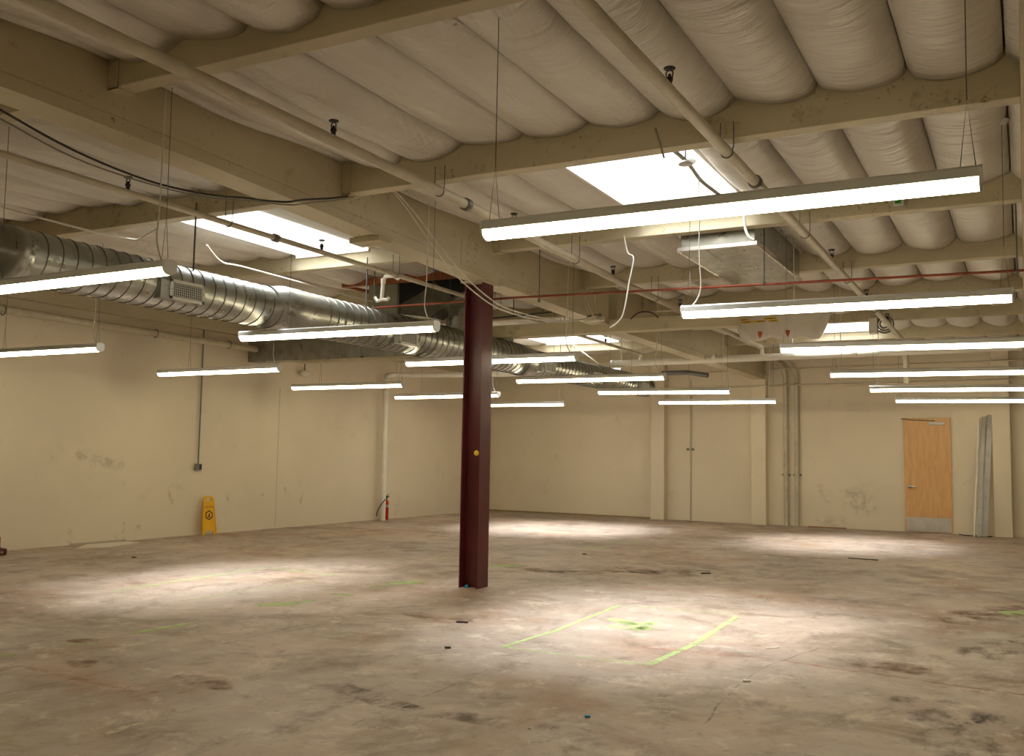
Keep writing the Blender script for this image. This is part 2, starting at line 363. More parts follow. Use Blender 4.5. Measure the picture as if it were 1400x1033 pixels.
# insulation blankets between the beams: one continuous pillowed ceiling surface
def ceiling():
    mb = MB()
    seams = [-.05-.55*k for k in range(-14, 10)]
    seams = sorted([s for s in seams if s > GX1]+[GX1, XR]+[XL, GX0]+[-6.77+.55*k for k in range(-11, 3) if XL < -6.77+.55*k < GX0-.1])
    nu, nv = 12, 18
    edges = [YF]+YB+[22.4]
    for i in range(len(edges)-1):
        y0, y1 = edges[i]+(BT if i else 0), edges[i+1]
        if y1 <= y0: continue
        for a, b in zip(seams, seams[1:]):
            if b-a < .02 or abs((a+b)/2-(GX0+GX1)/2) < .12: continue
            if any(sx0-.02 < (a+b)/2 < sx1+.02 and YB[k] == edges[i] for sx0, sx1, k in SKY): continue
            A = random.uniform(.07, .12)*(b-a)/.55; ph = random.uniform(.8, 1.25); 
            left = b < -2.6
            if left: A *= random.uniform(.45, 1.1)
            vs = []; g = .007
            us = [0, 0]+[q/nu for q in range(1, nu)]+[1, 1]; vv = [0, 0]+[j/nv for j in range(1, nv)]+[1, 1]
            for j, v in enumerate(vv):
                y = y0+g+(y1-y0-2*g)*v; lipj = j in (0, len(vv)-1)
                for q, u in enumerate(us):
                    x = a+g+(b-a-2*g)*u; lip = lipj or q in (0, len(us)-1)
                    s = max(0, math.sin(PI*u**ph))**.62
                    z = 3.885-A*s-.045*math.sin(PI*v)*s
                    nn = noise.noise(Vector((x*1.3, y*.7, 1)))*.035+noise.noise(Vector((x*3.1+9, y*(1.2 if left else 4.5), 3)))*.014
                    z += nn*min(1, 3*s)
                    vs.append((x, y, 3.99 if lip else z))
            NU = len(us); fs = [(j*NU+q, j*NU+q+1, (j+1)*NU+q+1, (j+1)*NU+q) for j in range(len(vv)-1) for q in range(NU-1)]
            mb.add(vs, fs, True)
    o = mb.build('ceiling', M['plastic']); o['kind'] = 'structure'
    # roof deck above
    d = MB(); E_ = .045; xs = sorted({XL-.25, XR+.25}|{t[0]-E_ for t in SKY}|{t[1]+E_ for t in SKY})
    ys = sorted({YF-.25, 22.8}|{YB[t[2]]+BT-E_ for t in SKY}|{YB[t[2]+1]+E_ for t in SKY})
    for x0, x1 in zip(xs, xs[1:]):
        for y0, y1 in zip(ys, ys[1:]):
            if any(t[0]-E_ <= (x0+x1)/2 <= t[1]+E_ and YB[t[2]] < (y0+y1)/2 < YB[t[2]+1] for t in SKY): continue
            d.box(x0, x1, y0, y1, 4.0, 4.12)
    r = d.build('ceiling_deck', plain); r['kind'] = 'structure'
ceiling()
for n, (x0, x1, k) in enumerate(SKY, 1):
    y0, y1 = YB[k]+BT, YB[k+1]; top = 4.75
    sh = MB()
    y0 += .004; y1 -= .004
    sh.box(x0-.03, x0, y0, y1, 3.84, top); sh.box(x1, x1+.03, y0, y1, 3.84, top)
    sh.box(x0, x1, y0, y0+.03, 3.80, top); sh.box(x0, x1, y1-.03, y1, 3.80, top)
    s = sh.build('window_%d' % n, M['shaft']); s['kind'] = 'structure'
    g = MB()
    nx, ny = 8, 12; vs = []
    for j in range(ny+1):
        for i in range(nx+1):
            u, v = i/nx, j/ny; vs.append((x0+(x1-x0)*u, y0+(y1-y0)*v, top-.01+.16*math.sin(PI*u)*math.sin(PI*v)))
    g.add(vs, [(j*(nx+1)+i, j*(nx+1)+i+1, (j+1)*(nx+1)+i+1, (j+1)*(nx+1)+i) for j in range(ny) for i in range(nx)], True)
    g.build('window_glazing', M['sky'], s)
    MB().box((x0+x1)/2-.02, (x0+x1)/2+.02, y0, y1, top-.08, top-.03).build('window_bar', M['shaft'], s)

# pilasters, base trim
tn = 0
def trim(mb, mat):
    global tn; tn += 1
    o = mb.build('trim_%d' % tn, mat); o['kind'] = 'structure'; return o
pm = wall_mat('pilaster_paint', 0, None, None)
for xa, xb, zt in ((-7.84, -7.5, 4.0), (-5.42, -5.09, 3.35), (-.56, -.24, 4.0)):
    trim(MB().bbox(xa, xb, yback(xa)-.26, yback(xa)+.02, 0, zt, .008), pm)
o = MB().box(XL, -7.84, yback(-10)-.0-.12, yback(-10)+.2, 0, .035).build('baseboard_back', M['trim']); o['kind'] = 'structure'
# wall-top ledger on the left wall
trim(MB().bbox(XL, XL+.1, YF, 21.9, 3.5, 3.72, .01), M['beam'])

# ------------------------------------------------------------------ timber
def beam_z(y): return 3.46 if y < 4.5 else (3.46-.15*(y-4.5)/4.6 if y < 9.1 else 3.31-.02*(y-9.1)/2)
def girder(name, x0, x1, ya, yb, label, zb=beam_z, n=8):
    mb = MB(); ys = [ya+(yb-ya)*i/n for i in range(n+1)]; vs = []
    for y in ys:
        z = zb(y); vs += [(x0, y, z), (x1, y, z), (x1, y, z+.085), (x1-.006, y, z+.09), (x1, y, z+.095), (x1, y, 3.98), (x0, y, 3.98), (x0, y, z+.095), (x0+.006, y, z+.09), (x0, y, z+.085)]
    K = 10
    fs = [(i*K+k, i*K+(k+1) % K, (i+1)*K+(k+1) % K, (i+1)*K+k) for i in range(n) for k in range(K)]+[tuple(range(K))[::-1], tuple(range(n*K, n*K+K))]
    return tag(mb.add(vs, fs).build(name, M['beam']), label, 'girder')
g1 = girder('timber_girder', GX0, GX1, YF, 9.2, 'long cream-painted timber girder running from upper left to the maroon column')
g2 = girder('timber_girder', GX0, GX1, 9.21, 12.35, 'short cream-painted timber girder section just behind the maroon column head', n=3)
g3 = girder('timber_girder', GX0, GX1, 12.65, 21.6, 'far cream timber girder section between the thick cross beam and the back wall', lambda y: 3.24, n=3)
g4 = girder('timber_girder', .03, .29, YF, 21.3, 'cream timber girder seen edge-on along the right border of the photo', lambda y: 3.46, n=4)
# splice plate with bolts on the girder above the column
MB().bbox(GX1, GX1+.008, 8.35, 9.35, 3.38, 3.66, .002).build('splice_plate', M['beam'], g1)
for yy in (8.47, 8.62, 9.08, 9.23):
    for zz in (3.44, 3.52, 3.6):
        MB().lathe((GX1+.008, yy, zz), [(0, .014), (.012, .013), (.016, .004), (.016, 0)], 6, 'X').build('bolt', M['beam'], g1)
MB().bbox(GX0-.06, GX1+.02, 6.9, 7.1, 3.33, 3.38, .004).build('bearing_block', M['beam'], g1)
ord_r = ['second', 'third', 'fourth', 'fifth', 'sixth', 'seventh']
side_lab = {
 ('L', 2): 'cream cross beam left of the long girder, nearest the camera at the left edge', ('R', 2): 'broad cream cross beam crossing the top centre of the photo, nearest right of the girder',
 ('L', 3): 'cream cross beam in front of the left skylight, left of the long girder', ('R', 3): 'cream cross beam spanning right of the girder in front of the large skylight',
 ('L', 4): 'cream cross beam behind the left skylight, over the ductwork plenum', ('R', 4): 'cream cross beam behind the large skylight, partly hidden by the nearest right light',
 ('L', 5): 'cream cross beam left of the column beyond the ductwork plenum', ('R', 5): 'cream cross beam right of the column just beyond the rectangular metal curb box',
 ('L', 6): 'cream cross beam left of the girder, second in front of the far left skylight', ('R', 6): 'cream cross beam right of the girder, above the second nearest right light',
 ('L', 7): 'cream cross beam directly in front of the far left skylight', ('R', 7): 'cream cross beam directly in front of the far right skylight',
 ('L', 8): 'cream cross beam directly behind the far left skylight', ('R', 8): 'cream cross beam directly behind the far right skylight',
 ('L', 9): 'cream cross beam nearest the back wall, left of the girder', ('R', 9): 'cream cross beam nearest the back wall, right of the girder'}
for k, y in enumerate(YB[:-1]):
    if k < 2: continue
    for s, xa, xb in (('L', XL+.1, GX0), ('R', GX1, .03)):
        zb = {2: 3.70, 3: 3.62}.get(k, 3.65)
        o = tag(MB().bbox(xa, xb, y, y+BT, zb, 3.97, .006).build('cross_beam', M['beam']), side_lab[(s, k)], 'beam', 'cross beams under the roof')
        # steel hanger holding the beam end on the girder
        xe, d = (GX0, -1) if s == 'L' else (GX1, 1)
        h = MB(); X0, X1 = sorted((xe, xe+d*.09))
        h.box(X0, X1, y-.006, y-.001, zb-.012, 3.9).box(X0, X1, y+BT+.001, y+BT+.006, zb-.012, 3.9).box(X0, X1, y-.006, y+BT+.006, zb-.014, zb-.002)
        h.build('beam_hanger', M['beam'], o)
for k in (0, 1):
    for s, xa, xb in (('L', XL+.1, GX0), ('R', GX1, .03)):
        if s == 'L' or True:
            tag(MB().bbox(xa, xb, YB[k], YB[k]+BT, 3.62, 3.97, .006).build('cross_beam', M['beam']), 'cream cross beam overhead behind the viewpoint, %s of the girder, %s row' % ('left' if s == 'L' else 'right', 'rearmost' if k == 0 else 'inner'), 'beam', 'cross beams under the roof')
o = tag(MB().bbox(-8.6, -3.3, 12.4, 12.6, 3.18, 3.36, .01).build('tie_beam', M['beam']), 'low cream cross timber passing under the girder beyond the column, above the far ducts', 'beam')

# ------------------------------------------------------------------ steel column
col = empty('steel_column', (-5.28, 9.04, 0), 'dark maroon painted steel I-section column standing in the middle of the floor', 'column')
x0, x1, y0, y1 = -5.395, -5.165, 8.93, 9.16; tf, tw = .014, .012; ym = (y0+y1)/2
poly = [(x0, y0), (x0+tf, y0), (x0+tf, ym-tw), (x1-tf, ym-tw), (x1-tf, y0), (x1, y0), (x1, y1), (x1-tf, y1), (x1-tf, ym+tw), (x0+tf, ym+tw), (x0+tf, y1), (x0, y1)]
MB().prism(poly, 'Z', 0, 3.30).build('column_shaft', M['red'], col)
MB().bbox(x0-.03, x1+.03, y0-.05, y1+.12, 3.30, 3.315, .003).build('cap_plate', M['beam'], col)
MB().box(x0+.02, x1-.02, y0-.008, y0+.004, 3.30-.0, 3.315).build('cap_weld', M['beam'], col)
s_ = at(651, 619, 'Y', 8.925); MB().lathe((s_.x, 8.928, s_.z), [(0, -.004), (.022, -.004), (.03, 0), (.03, .002)], 16, 'Y').build('yellow_sticker', M['tape'], col)
bb = MB(); c = at(636, 800, 'Y', 8.97)
for i in range(4): bb.bbox(-5.345+.011*i, -5.330+.011*i, 8.95+.006*(i % 2), 8.966+.006*(i % 3), .0, .018+.009*(i % 3), .003)
tag(bb.build('blue_tape_scrap', M['blue']), 'small crumpled scrap of blue tape at the foot of the maroon column', 'scrap')

# ------------------------------------------------------------------ pendant lights
def light_proto(cord_end, label):
    e = empty('pendant_light', (0, 0, 0), label, 'light fixture', 'linear pendant lights hung in rows')
    Ln, w = 2.40, .056
    # housing: inverted trough profile
    hp = [(-w, 0), (-w, .040), (-w*.55, .054), (w*.55, .054), (w, .040), (w, 0), (w-.004, -.002), (-w+.004, -.002)]
    MB().prism(hp, 'X', 0, Ln).build('housing', M['white'], e)
    dp = [((w-.003)*math.cos(a), -.001-.048*math.sin(a)**.8) for a in [PI*i/10 for i in range(11)]]
    MB().prism([(-p[0], p[1]) for p in dp], 'X', .006, Ln-.006).build('diffuser', M['glow'], e)
    for x, d in ((-.006, 1), (Ln-.008, 1)):
        ep = [((w+.002)*math.cos(a), -.050*math.sin(a)) for a in [PI*i/10 for i in range(11)]]
        poly = [(p[0], p[1]) for p in ep]+[(-w-.002, .041), (-w*.55, .056), (w*.55, .056), (w+.002, .041)]
        MB().prism(poly, 'X', x, x+.014).build('end_cap', M['endcap'], e)
    for x in ((.62 if cord_end == 1 else .05), Ln-.05):
        MB().tube([(x-.03, 0, .06), (x, 0, .35), (x+.03, 0, .06)], .0022, 5, False).tube([(x, 0, .35), (x, 0, 1.27)], .0026, 5, False).build('suspension_wire', M['steel'], e)
        MB().lathe((x, 0, 1.27), [(0, -.035), (.03, -.03), (.05, -.012), (.055, 0)], 16).build('ceiling_canopy', M['white'], e)
    if cord_end == 2: return e
    cx = .10 if cord_end == 0 else Ln-.10
    d = -1 if cord_end == 0 else 1
    pts = smooth([(cx+.02*d, .0, .06), (cx-.02*d, .01, .12), (cx-.045*d, .01, .22), (cx-.03*d, .01, .45), (cx-.028*d, .01, .8), (cx-.02*d, .01, 1.27)], 4)
    MB().tube(pts, .0055, 6, False).build('power_cord', M['cord'], e)
    return e
labs = {
 'L1': 'large nearest right pendant tube light, crossing in front of the big skylight', 'L2': 'right pendant tube light, second nearest, below the copper pipe',
 'L3': 'right pendant tube light, third nearest, just above the white main pipe', 'L4': 'right pendant tube light, fourth from the camera, just below the white main pipe',
 'L5': 'right pendant tube light, second farthest, above the one over the wooden door', 'L6': 'right pendant tube light, farthest, directly above the wooden door',
 'M2': 'left foreground pendant tube light, large, in front of the duct with the grille', 'M3': 'pendant tube light left of the maroon column, in front of the duct',
 'M4': 'pendant tube light passing just behind the maroon column, upper one', 'M5': 'pendant tube light right of the column, first one past the column',
 'M6': 'pendant tube light right of the column, second past the column', 'M7': 'pendant tube light in front of the back wall pilasters, farthest of the middle row',
 'P3': 'left wall pendant tube light cut off by the left photo edge', 'P4': 'left wall pendant tube light crossing the thin grey wall conduit', 'P5': 'left wall pendant tube light in front of the white standpipe',
 'P6': 'left wall pendant tube light running behind the column, lower one', 'P7': 'farthest left row pendant tube light, right of the column near the back corner'}
LT = {'L1': (660, 317, 1358, 243, 4.40, -2.50), 'L2': (934, 427.3, 1391, 403.4, 7.52, -2.42), 'L3': (1068, 476.4, 1400, 467.6, 10.38, -2.27), 'L4': (1135.5, 510.8, 1400, 506.3, 13.5, -2.3), 'L5': (1189.6, 531.7, 1400, 529.7, 16.45, -2.19), 'L6': (1225, 546.8, 1400, 546.2, 19.5, -2.13),
 'M7': (910, 549.2, 1061, 547.8, 19.0, -6.6), 'M6': (828.3, 535.2, 998, 534, 16.0, -6.66), 'M5': (715, 519.4, 909, 514.6, 13.16, -6.88), 'M4': (562, 495.5, 788, 487.5, 10.26, -7.02), 'M3': (334.7, 460, 596.6, 446.2, 7.42, -7.14), 'M2': (0, 393, 232, 366, 4.42, -7.31),
 'P7': (671.6, 552.8, 771.7, 551.6, 19.1, -11.2), 'P6': (549, 542, 682, 539, 16.08, -11.2), 'P5': (406.6, 529, 551, 525.2, 13.36, -11.6), 'P4': (222.7, 510, 382.7, 503.3, 10.35, -11.68), 'P3': (0, 482.7, 137, 475, 7.53, -11.92)}
for k_, X_, Y_, l_ in (('N0', -2.45, 1.42, 'added unseen pendant tube light overhead beside the viewpoint, nearest of the right row'), ('N1', -7.2, 1.42, 'added unseen pendant tube light overhead left of the viewpoint, nearest of the middle row'),
                       ('R1', 2.4, 4.4, 'added unseen pendant tube light right of the second girder, first from the front'), ('R2', 2.4, 7.5, 'added unseen pendant tube light right of the second girder, second from the front'),
                       ('R3', 2.4, 10.4, 'added unseen pendant tube light right of the second girder, third from the front'), ('R4', 2.4, 13.4, 'added unseen pendant tube light right of the second girder, fourth from the front')):
    LT[k_] = (700, 500, 701, 500, Y_, X_); labs[k_] = l_  # unseen lamps continuing the rows, added to brighten the room
protos = {}
for k, (xa, ya, xb, yb, Y, X0) in LT.items():
    side = 2 if k in ('L1', 'N0', 'N1', 'N2', 'R1', 'R2', 'R3', 'R4') else (0 if k[0] == 'L' else 1)
    a, b = at(xa, ya, 'Y', Y), at(xb, yb, 'Y', Y)
    tilt = math.atan2(b.z-a.z, max(b.x-a.x, .1)); tilt = max(-.03, min(.03, tilt))
    if k[0] in 'NR': a = b = Vector((X0, Y, 2.6))
    elif k[0] != 'L': X0 = b.x-2.4
    else: X0 = a.x
    if k == 'L1': X0 = a.x+.02
    z = (b.z-(b.x-X0)*math.tan(tilt)) if k[0] != 'L' else a.z
    if k[0] in 'NR': tilt = 0; z = 2.6
    if side not in protos:
        e = protos[side] = light_proto(side, labs[k])
    else:
        src = protos[side]; e = src.copy(); COL.objects.link(e); e['label'] = labs[k]
        for ch in [c for c in src.children]:
            c = ch.copy(); COL.objects.link(c); c.parent = e
    e.location = (X0, Y, z); e.rotation_euler = (0, -tilt, 0)

# ------------------------------------------------------------------ spiral duct
def spiral(ya, yb, xc, zc, r, pitch=.135, seg=28):
    turns = int((yb-ya)/pitch); N = turns*seg; out = []
    for ph, hh in (([.07, .5, 1], [0, 0, 0]), ([0, .03, .06, .07], [.0, .007, .006, 0])):
        vs = []; fs = []; K = len(ph)
        for i in range(N+1):
            th = 2*PI*i/seg
            for p, h in zip(ph, hh):
                y = ya+pitch*(i/seg+p); vs.append((xc+(r+h)*math.cos(th), y, zc+(r+h)*math.sin(th)))
        for i in range(N):
            for k in range(K-1): fs.append((i*K+k, i*K+k+1, (i+1)*K+k+1, (i+1)*K+k))
        out.append(MB().add(vs, fs, True))
    out[0].build('duct_section', M['galv'], duct); out[1].build('duct_seam', M['dgalv'], duct)
DX, DZ = -6.9, 2.905
duct = empty('spiral_duct', (DX, 5, DZ), 'long round galvanised spiral duct with side grilles running beside the left lights', 'duct')
spiral(4.5, 7.6, DX, DZ, .215)
MB().lathe((DX, 2.0, DZ), [(.20, 0), (.205, 2.5), (.221, 2.51), (.221, 2.66), (.21, 2.67)], 36, 'Y').build('duct_section', M['galv'], duct)
spiral(7.95, 13.2, DX, DZ+.015, .235)
spiral(13.3, 18.7, DX, DZ, .21)
MB().lathe((DX, 7.62, DZ+.01), [(.219, -.20), (.221, -.12), (.245, 0), (.250, .05), (.250, .25), (.244, .27), (.243, .50)], 36, 'Y').build('duct_coupling', M['galv'], duct)
MB().lathe((DX, 13.15, DZ+.005), [(.241, -.12), (.243, .05), (.219, .22), (.218, .32)], 36, 'Y').build('duct_coupling', M['galv'], duct)
MB().lathe((DX, 18.65, DZ), [(.215, 0), (.215, .1), (.2, .12), (0, .12)], 36, 'Y').build('duct_end_cap', M['galv'], duct)
for yc in (6.17, 9.72, 13.72, 15.68, 18.1):
    rx = DX+.205
    sd = MB().bbox(DX+.05, rx+.03, yc-.30, yc+.22, DZ-.155, DZ+.02, .004).build('grille_saddle', M['galv'], duct)
    g = MB(); a, b, z0, z1, t_ = yc-.2, yc+.2, DZ-.15, DZ+.03, .028
    for q in ((a, b, z0, z0+t_), (a, b, z1-t_, z1), (a, a+t_, z0, z1), (b-t_, b, z0, z1)): g.bbox(rx+.03, rx+.042, q[0], q[1], q[2], q[3], .002)
    f = g.build('air_grille', M['white'], duct)
    MB().box(rx+.031, rx+.033, a+t_, b-t_, z0+t_, z1-t_).build('grille_back', M['grille'], f)
    bl_ = MB()
    for i in range(15): yy = a+t_+(b-a-2*t_)*(i+.5)/15; bl_.box(rx+.034, rx+.039, yy-.0025, yy+.0025, z0+t_, z1-t_)
    for i in range(6): zz = z0+t_+(z1-z0-2*t_)*(i+.5)/6; bl_.box(rx+.033, rx+.038, a+t_, b-t_, zz-.002, zz+.002)
    bl_.build('grille_bars', M['white'], f)
    for yy in (a+.013, b-.013): MB().lathe((rx+.042, yy, (z0+z1)/2), [(0, .003), (.004, .002), (.005, 0)], 8, 'X').build('screw', M['black'], f)
# hanging straps of the duct
for px, py, Y in ((288.5, 277, 6.35), (503, 365, 9.0)):
    p = at(px, py, 'Y', Y)
    MB().tube([(DX+.12, Y-.01, DZ+.18), (DX+.12, Y-.01, 3.72)], .009, 8).build('duct_hanger_rod', M['steel'], duct)
for Y in (12.0, 14.6, 16.8):
    MB().tube([(DX, Y, DZ+.2), (DX, Y, 3.8)], .004, 6).build('duct_hanger_wire', M['steel'], duct)

# rooftop plenum box feeding the duct
pl = empty('supply_plenum', (-7.1, 10.8, 3.3), 'grey sheet metal plenum with a dark panel for its shaded opening, hanging left of the column head', 'duct plenum')
PY0, PY1 = 10.65, 11.0
P_ = [(-7.9, 3.90), (-6.32, 3.90), (-6.32, 3.61), (-6.98, 3.25), (-7.9, 3.38)]
MB().prism(P_, 'Y', PY0, PY1).build('plenum_box', M['dgalv'], pl)
MB().bbox(-7.49, -7.455, PY0-.03, PY0, 3.28, 3.90, .003).build('corner_flange', M['dgalv'], pl)
MB().bbox(-7.98, -7.50, PY0-.02, PY1+.05, 3.30, 3.90, .004).build('plenum_side_duct', M['gpaint'], pl)
MB().prism([(-7.44, 3.89), (-6.34, 3.89), (-6.34, 3.60), (-6.62, 3.50), (-6.9, 3.72), (-7.15, 3.58), (-7.44, 3.46)], 'Y', PY0-.012, PY0-.002).build('opening_shade', M['dark'], pl)  # flat dark panel: shade inside the opening put into its colour
MB().tube([(-6.92, 11.22, 3.60), (-6.92, 11.22, 3.12)], .135, 28).build('round_drop', M['galv'], pl)
for z in (3.2, 3.32, 3.44): MB().lathe((-6.92, 11.22, z), [(.136, -.008), (.142, 0), (.136, .008)], 28).build('drop_rib', M['galv'], pl)
# plywood curb of the roof opening
cb = MB().bbox(-8.35, -6.3, 10.5, 10.56, 3.72, 3.82, .004).bbox(-8.35, -8.28, 10.56, 11.3, 3.72, 3.82, .004)
tag(cb.build('plywood_curb', M['ply']), 'raw orange-brown plywood curb around the roof opening above the plenum', 'curb')
# condensate pipe
cpz = [at(545, 381, 'Y', 9.1), at(538, 377, 'Y', 9.1), at(527, 378, 'Y', 9.1), at(524, 384, 'Y', 9.1), at(522, 408, 'Y', 9.1)]
cd = tag(MB().tube(cpz, .022, 12).build('drain_pipe', M['wpipe']), 'short white drain pipe with elbow beside the plenum left of the column', 'pipe')
q = at(522, 409, 'Y', 9.1)
MB().tube([q+Vector((-.1, 0, .03)), q+Vector((-.06, 0, -.02)), q+Vector((0, 0, 0)), q+Vector((.08, 0, -.01)), q+Vector((.1, 0, .02))], .02, 10).build('pipe_trap', M['wpipe'], cd)
MB().lathe((cpz[3].x, 9.1, cpz[3].z-.01), [(.026, -.02), (.03, -.01), (.03, .03), (.026, .04)], 14).build('pipe_fitting', M['wpipe'], cd)

# rectangular metal box (roof curb duct) right of the skylight
rb = empty('rectangular_duct', (-2.6, 9.3, 3.5), 'rectangular galvanised duct stub with bright flange behind the nearest right light', 'duct')
bx0, bx1, by0, by1, bz = -3.02, -2.27, 9.2, 11.3, 3.50
MB().bbox(bx0, bx1, by0, by1, bz, 3.86, .004).build('duct_box', M['galv'], rb)
fr = MB(); 
for q in ((bx0-.03, bx1+.03, by0-.03, by0), (bx0-.03, bx1+.03, by1, by1+.03), (bx0-.03, bx0, by0, by1), (bx1, bx1+.03, by0, by1)): fr.bbox(q[0], q[1], q[2], q[3], bz-.005, bz+.04, .003)
fr.build('duct_flange', M['chrome'], rb)
for i in (1, 2): MB().box(bx0+(bx1-bx0)*i/3-.004, bx0+(bx1-bx0)*i/3+.004, by0, by1, bz-.006, bz).build('seam_rib', M['galv'], rb)
# rectangular duct along the left wall
rd = empty('rectangular_duct', (-10.5, 13.1, 3.05), 'long rectangular galvanised duct crossing from the left wall under the spiral duct', 'duct')
MB().bbox(XL, -7.1, 13.02, 13.28, 3.05, 3.42, .005).build('duct_box', M['galv'], rd)
for x in (-12.0, -11.15, -10.6, -9.9, -9.2, -8.6): MB().bbox(x-.012, x+.012, 13.0, 13.30, 3.04, 3.43, .003).build('duct_joint', M['galv'], rd)
bd = MB().bbox(-11.35, -8.7, 13.05, 13.25, 3.0, 3.048, .004)
tag(bd.build('support_board', M['beam']), 'pale yellowish board under the rectangular duct on the left', 'board')

# ------------------------------------------------------------------ sprinkler piping
def sprinkler(pipe, x, y, z, s=1.35):
    h = MB().lathe((x, y, z), [(.012, 0), (.012, .02), (.016, .022), (.016, .034), (.008, .036), (.006, .05)], 10)
    h.tube([(x-.012, y, z+.035), (x-.016, y, z+.055), (x-.003, y, z+.075)], .003, 6).tube([(x+.012, y, z+.035), (x+.016, y, z+.055), (x+.003, y, z+.075)], .003, 6)
    h.lathe((x, y, z+.075), [(0, .004), (.024, .003), (.026, 0), (.024, -.004), (0, -.002)], 14)
    h.v = [(x+(a-x)*s, y+(b-y)*s, z+(c-z)*s) for a, b, c in h.v]
    h.build('sprinkler_head', M['black'], pipe)
def hanger(pipe, x, y, z, r, ztop):
    # long hook of round bar from the beam face around the pipe
    for dx in (-.045, .045):
        MB().tube([(x+dx, y, ztop), (x+dx*1.02, y, z+r), (x+dx*.6, y, z-r*.8)], .004, 6, False).build('hanger_rod', M['steel'], pipe)
    pts = [(x+(r+.004)*math.cos(a), y, z+(r+.004)*math.sin(a)) for a in [PI+PI*i/10 for i in range(11)]]
    MB().tube(pts, .005, 6).build('hanger_hook', M['steel'], pipe)
def coupling(pipe, x, y, z, r):
    MB().lathe((x, y, z), [(r, -.035), (r+.014, -.03), (r+.014, .03), (r, .035)], 16, 'Y').build('pipe_coupling', M['steel'], pipe)
def branch(X, r, pts, label, heads, hooks, coups, mat='pipe'):
    e = empty('sprinkler_pipe', pts[0], label, 'pipe', 'sprinkler branch pipes')
    MB().tube(pts, r, 18).build('pipe_run', M[mat], e)
    def zat(y):
        for p, q in zip(pts, pts[1:]):
            if p[1] <= y <= q[1]: return p[2]+(q[2]-p[2])*(y-p[1])/(q[1]-p[1])
        return pts[-1][2]
    for y in heads: sprinkler(e, X, y, zat(y)+r*.9)
    for y in hooks: hanger(e, X, y, zat(y), r, 3.72)
    for y in coups: coupling(e, X, y, zat(y), r)
    return e
MY, MZ = 17.0, 3.22
p2 = branch(-6.35, .026, [(-6.35, YF+.1, 3.5), (-6.35, 10.5, 3.47), (-6.35, 14.0, 3.40), (-6.35, MY, 3.38)], 'slim cream sprinkler pipe left of the girder crossing below the left skylight', [5.21, 7.64, 11.2, 15.25], [6.33, 8.97, 11.4, 13.66], [6.95])
p1 = branch(-4.08, .040, [(-4.08, YF+.1, 3.52), (-4.08, 6.2, 3.515), (-4.08, 10.3, 3.44), (-4.08, MY, 3.42)], 'thick cream sprinkler pipe right of the girder passing behind the nearest right light', [4.99, 7.6, 10.0, 12.41], [6.33, 8.97, 11.4, 13.66], [6.75])
p3 = branch(-1.75, .038, [(-1.75, YF+.1, 3.51), (-1.75, 10.5, 3.51), (-1.75, MY, 3.46)], 'cream sprinkler pipe descending from the top centre toward the right lights', [5.12, 8.07, 10.38, 12.9, 15.0], [6.33, 8.97, 11.4, 13.66], [7.12])
mp_ = empty('water_main_pipe', (-4, MY, MZ), 'thick white horizontal water main pipe across the far right ceiling', 'pipe')
MB().tube([(-6.95, MY, MZ), (.0, MY, MZ+.06)], .062, 22).build('pipe_run', M['wpipe'], mp_)
MB().lathe((-6.95, MY, MZ), [(0, -.02), (.066, -.015), (.07, .05), (.062, .06)], 20, 'X').build('pipe_end_cap', M['wpipe'], mp_)
for x, zt in ((-6.35, 3.38), (-4.08, 3.42), (-1.75, 3.46)):
    MB().tube(smooth([(x, MY-.10, zt), (x, MY-.03, zt), (x, MY, zt-.04), (x, MY, MZ+.03)], 4), .034, 14).build('pipe_riser', M['wpipe'], mp_)
    MB().lathe((x, MY, MZ+.08), [(.034, .03), (.045, .02), (.045, -.03)], 14).build('pipe_fitting', M['wpipe'], mp_)
for x in (-4.95, -2.5): MB().lathe((x, MY, MZ+.02+.03), [(.062, -.04), (.078, -.035), (.078, .035), (.062, .04)], 18, 'X').build('pipe_coupling', M['wpipe'], mp_)
for x in (-6.75, -3.55): MB().tube([(x, MY, MZ+.06), (x, MY, 3.85)], .012, 8).build('pipe_support_rod', M['wpipe'], mp_)
MB().tube([(-1.72, MY+.25, 2.75), (-1.72, MY+.25, 3.15), (-1.72, MY+.05, MZ+.02)], .045, 14).build('pipe_drop', M['pipe'], mp_)

# pipes along the left wall
lp = empty('wall_pipe', (-12.2, 8, 3.3), 'cream pipe running along the top of the left wall', 'pipe')
MB().tube([(-12.22, 3, 3.32), (-12.22, 12.98, 3.27)], .055, 16).build('pipe_run', M['pipe'], lp)
for y in (8.1, 10.7, 12.3):
    pts = [(-12.22+.06*math.cos(a), y, 3.28+.068*math.sin(a)) for a in [2*PI*i/14 for i in range(15)]]
    MB().tube(pts, .008, 6).build('pipe_clamp', M['steel'], lp)
sp_ = empty('standpipe', (-12.25, 17.05, 0), 'white vertical standpipe on the left wall beside the fire extinguisher', 'pipe')
MB().tube([(-12.25, 17.05, 0), (-12.25, 17.05, 3.02)], .062, 18).build('pipe_run', M['wpipe'], sp_)
MB().tube(smooth([(-12.25, 17.05, 2.98), (-12.25, 17.08, 3.12), (-12.2, 17.3, 3.17), (-11.9, 17.5, 3.17), (-11.1, 17.7, 3.17), (-9.6, 17.85, 3.17), (-7.1, 17.9, 3.17)], 5), .058, 16).build('pipe_elbow', M['wpipe'], sp_)
for z in (2.92, 3.05): MB().lathe((-12.25, 17.05, z), [(.062, -.02), (.078, -.015), (.078, .015), (.062, .02)], 16).build('pipe_coupling', M['wpipe'], sp_)
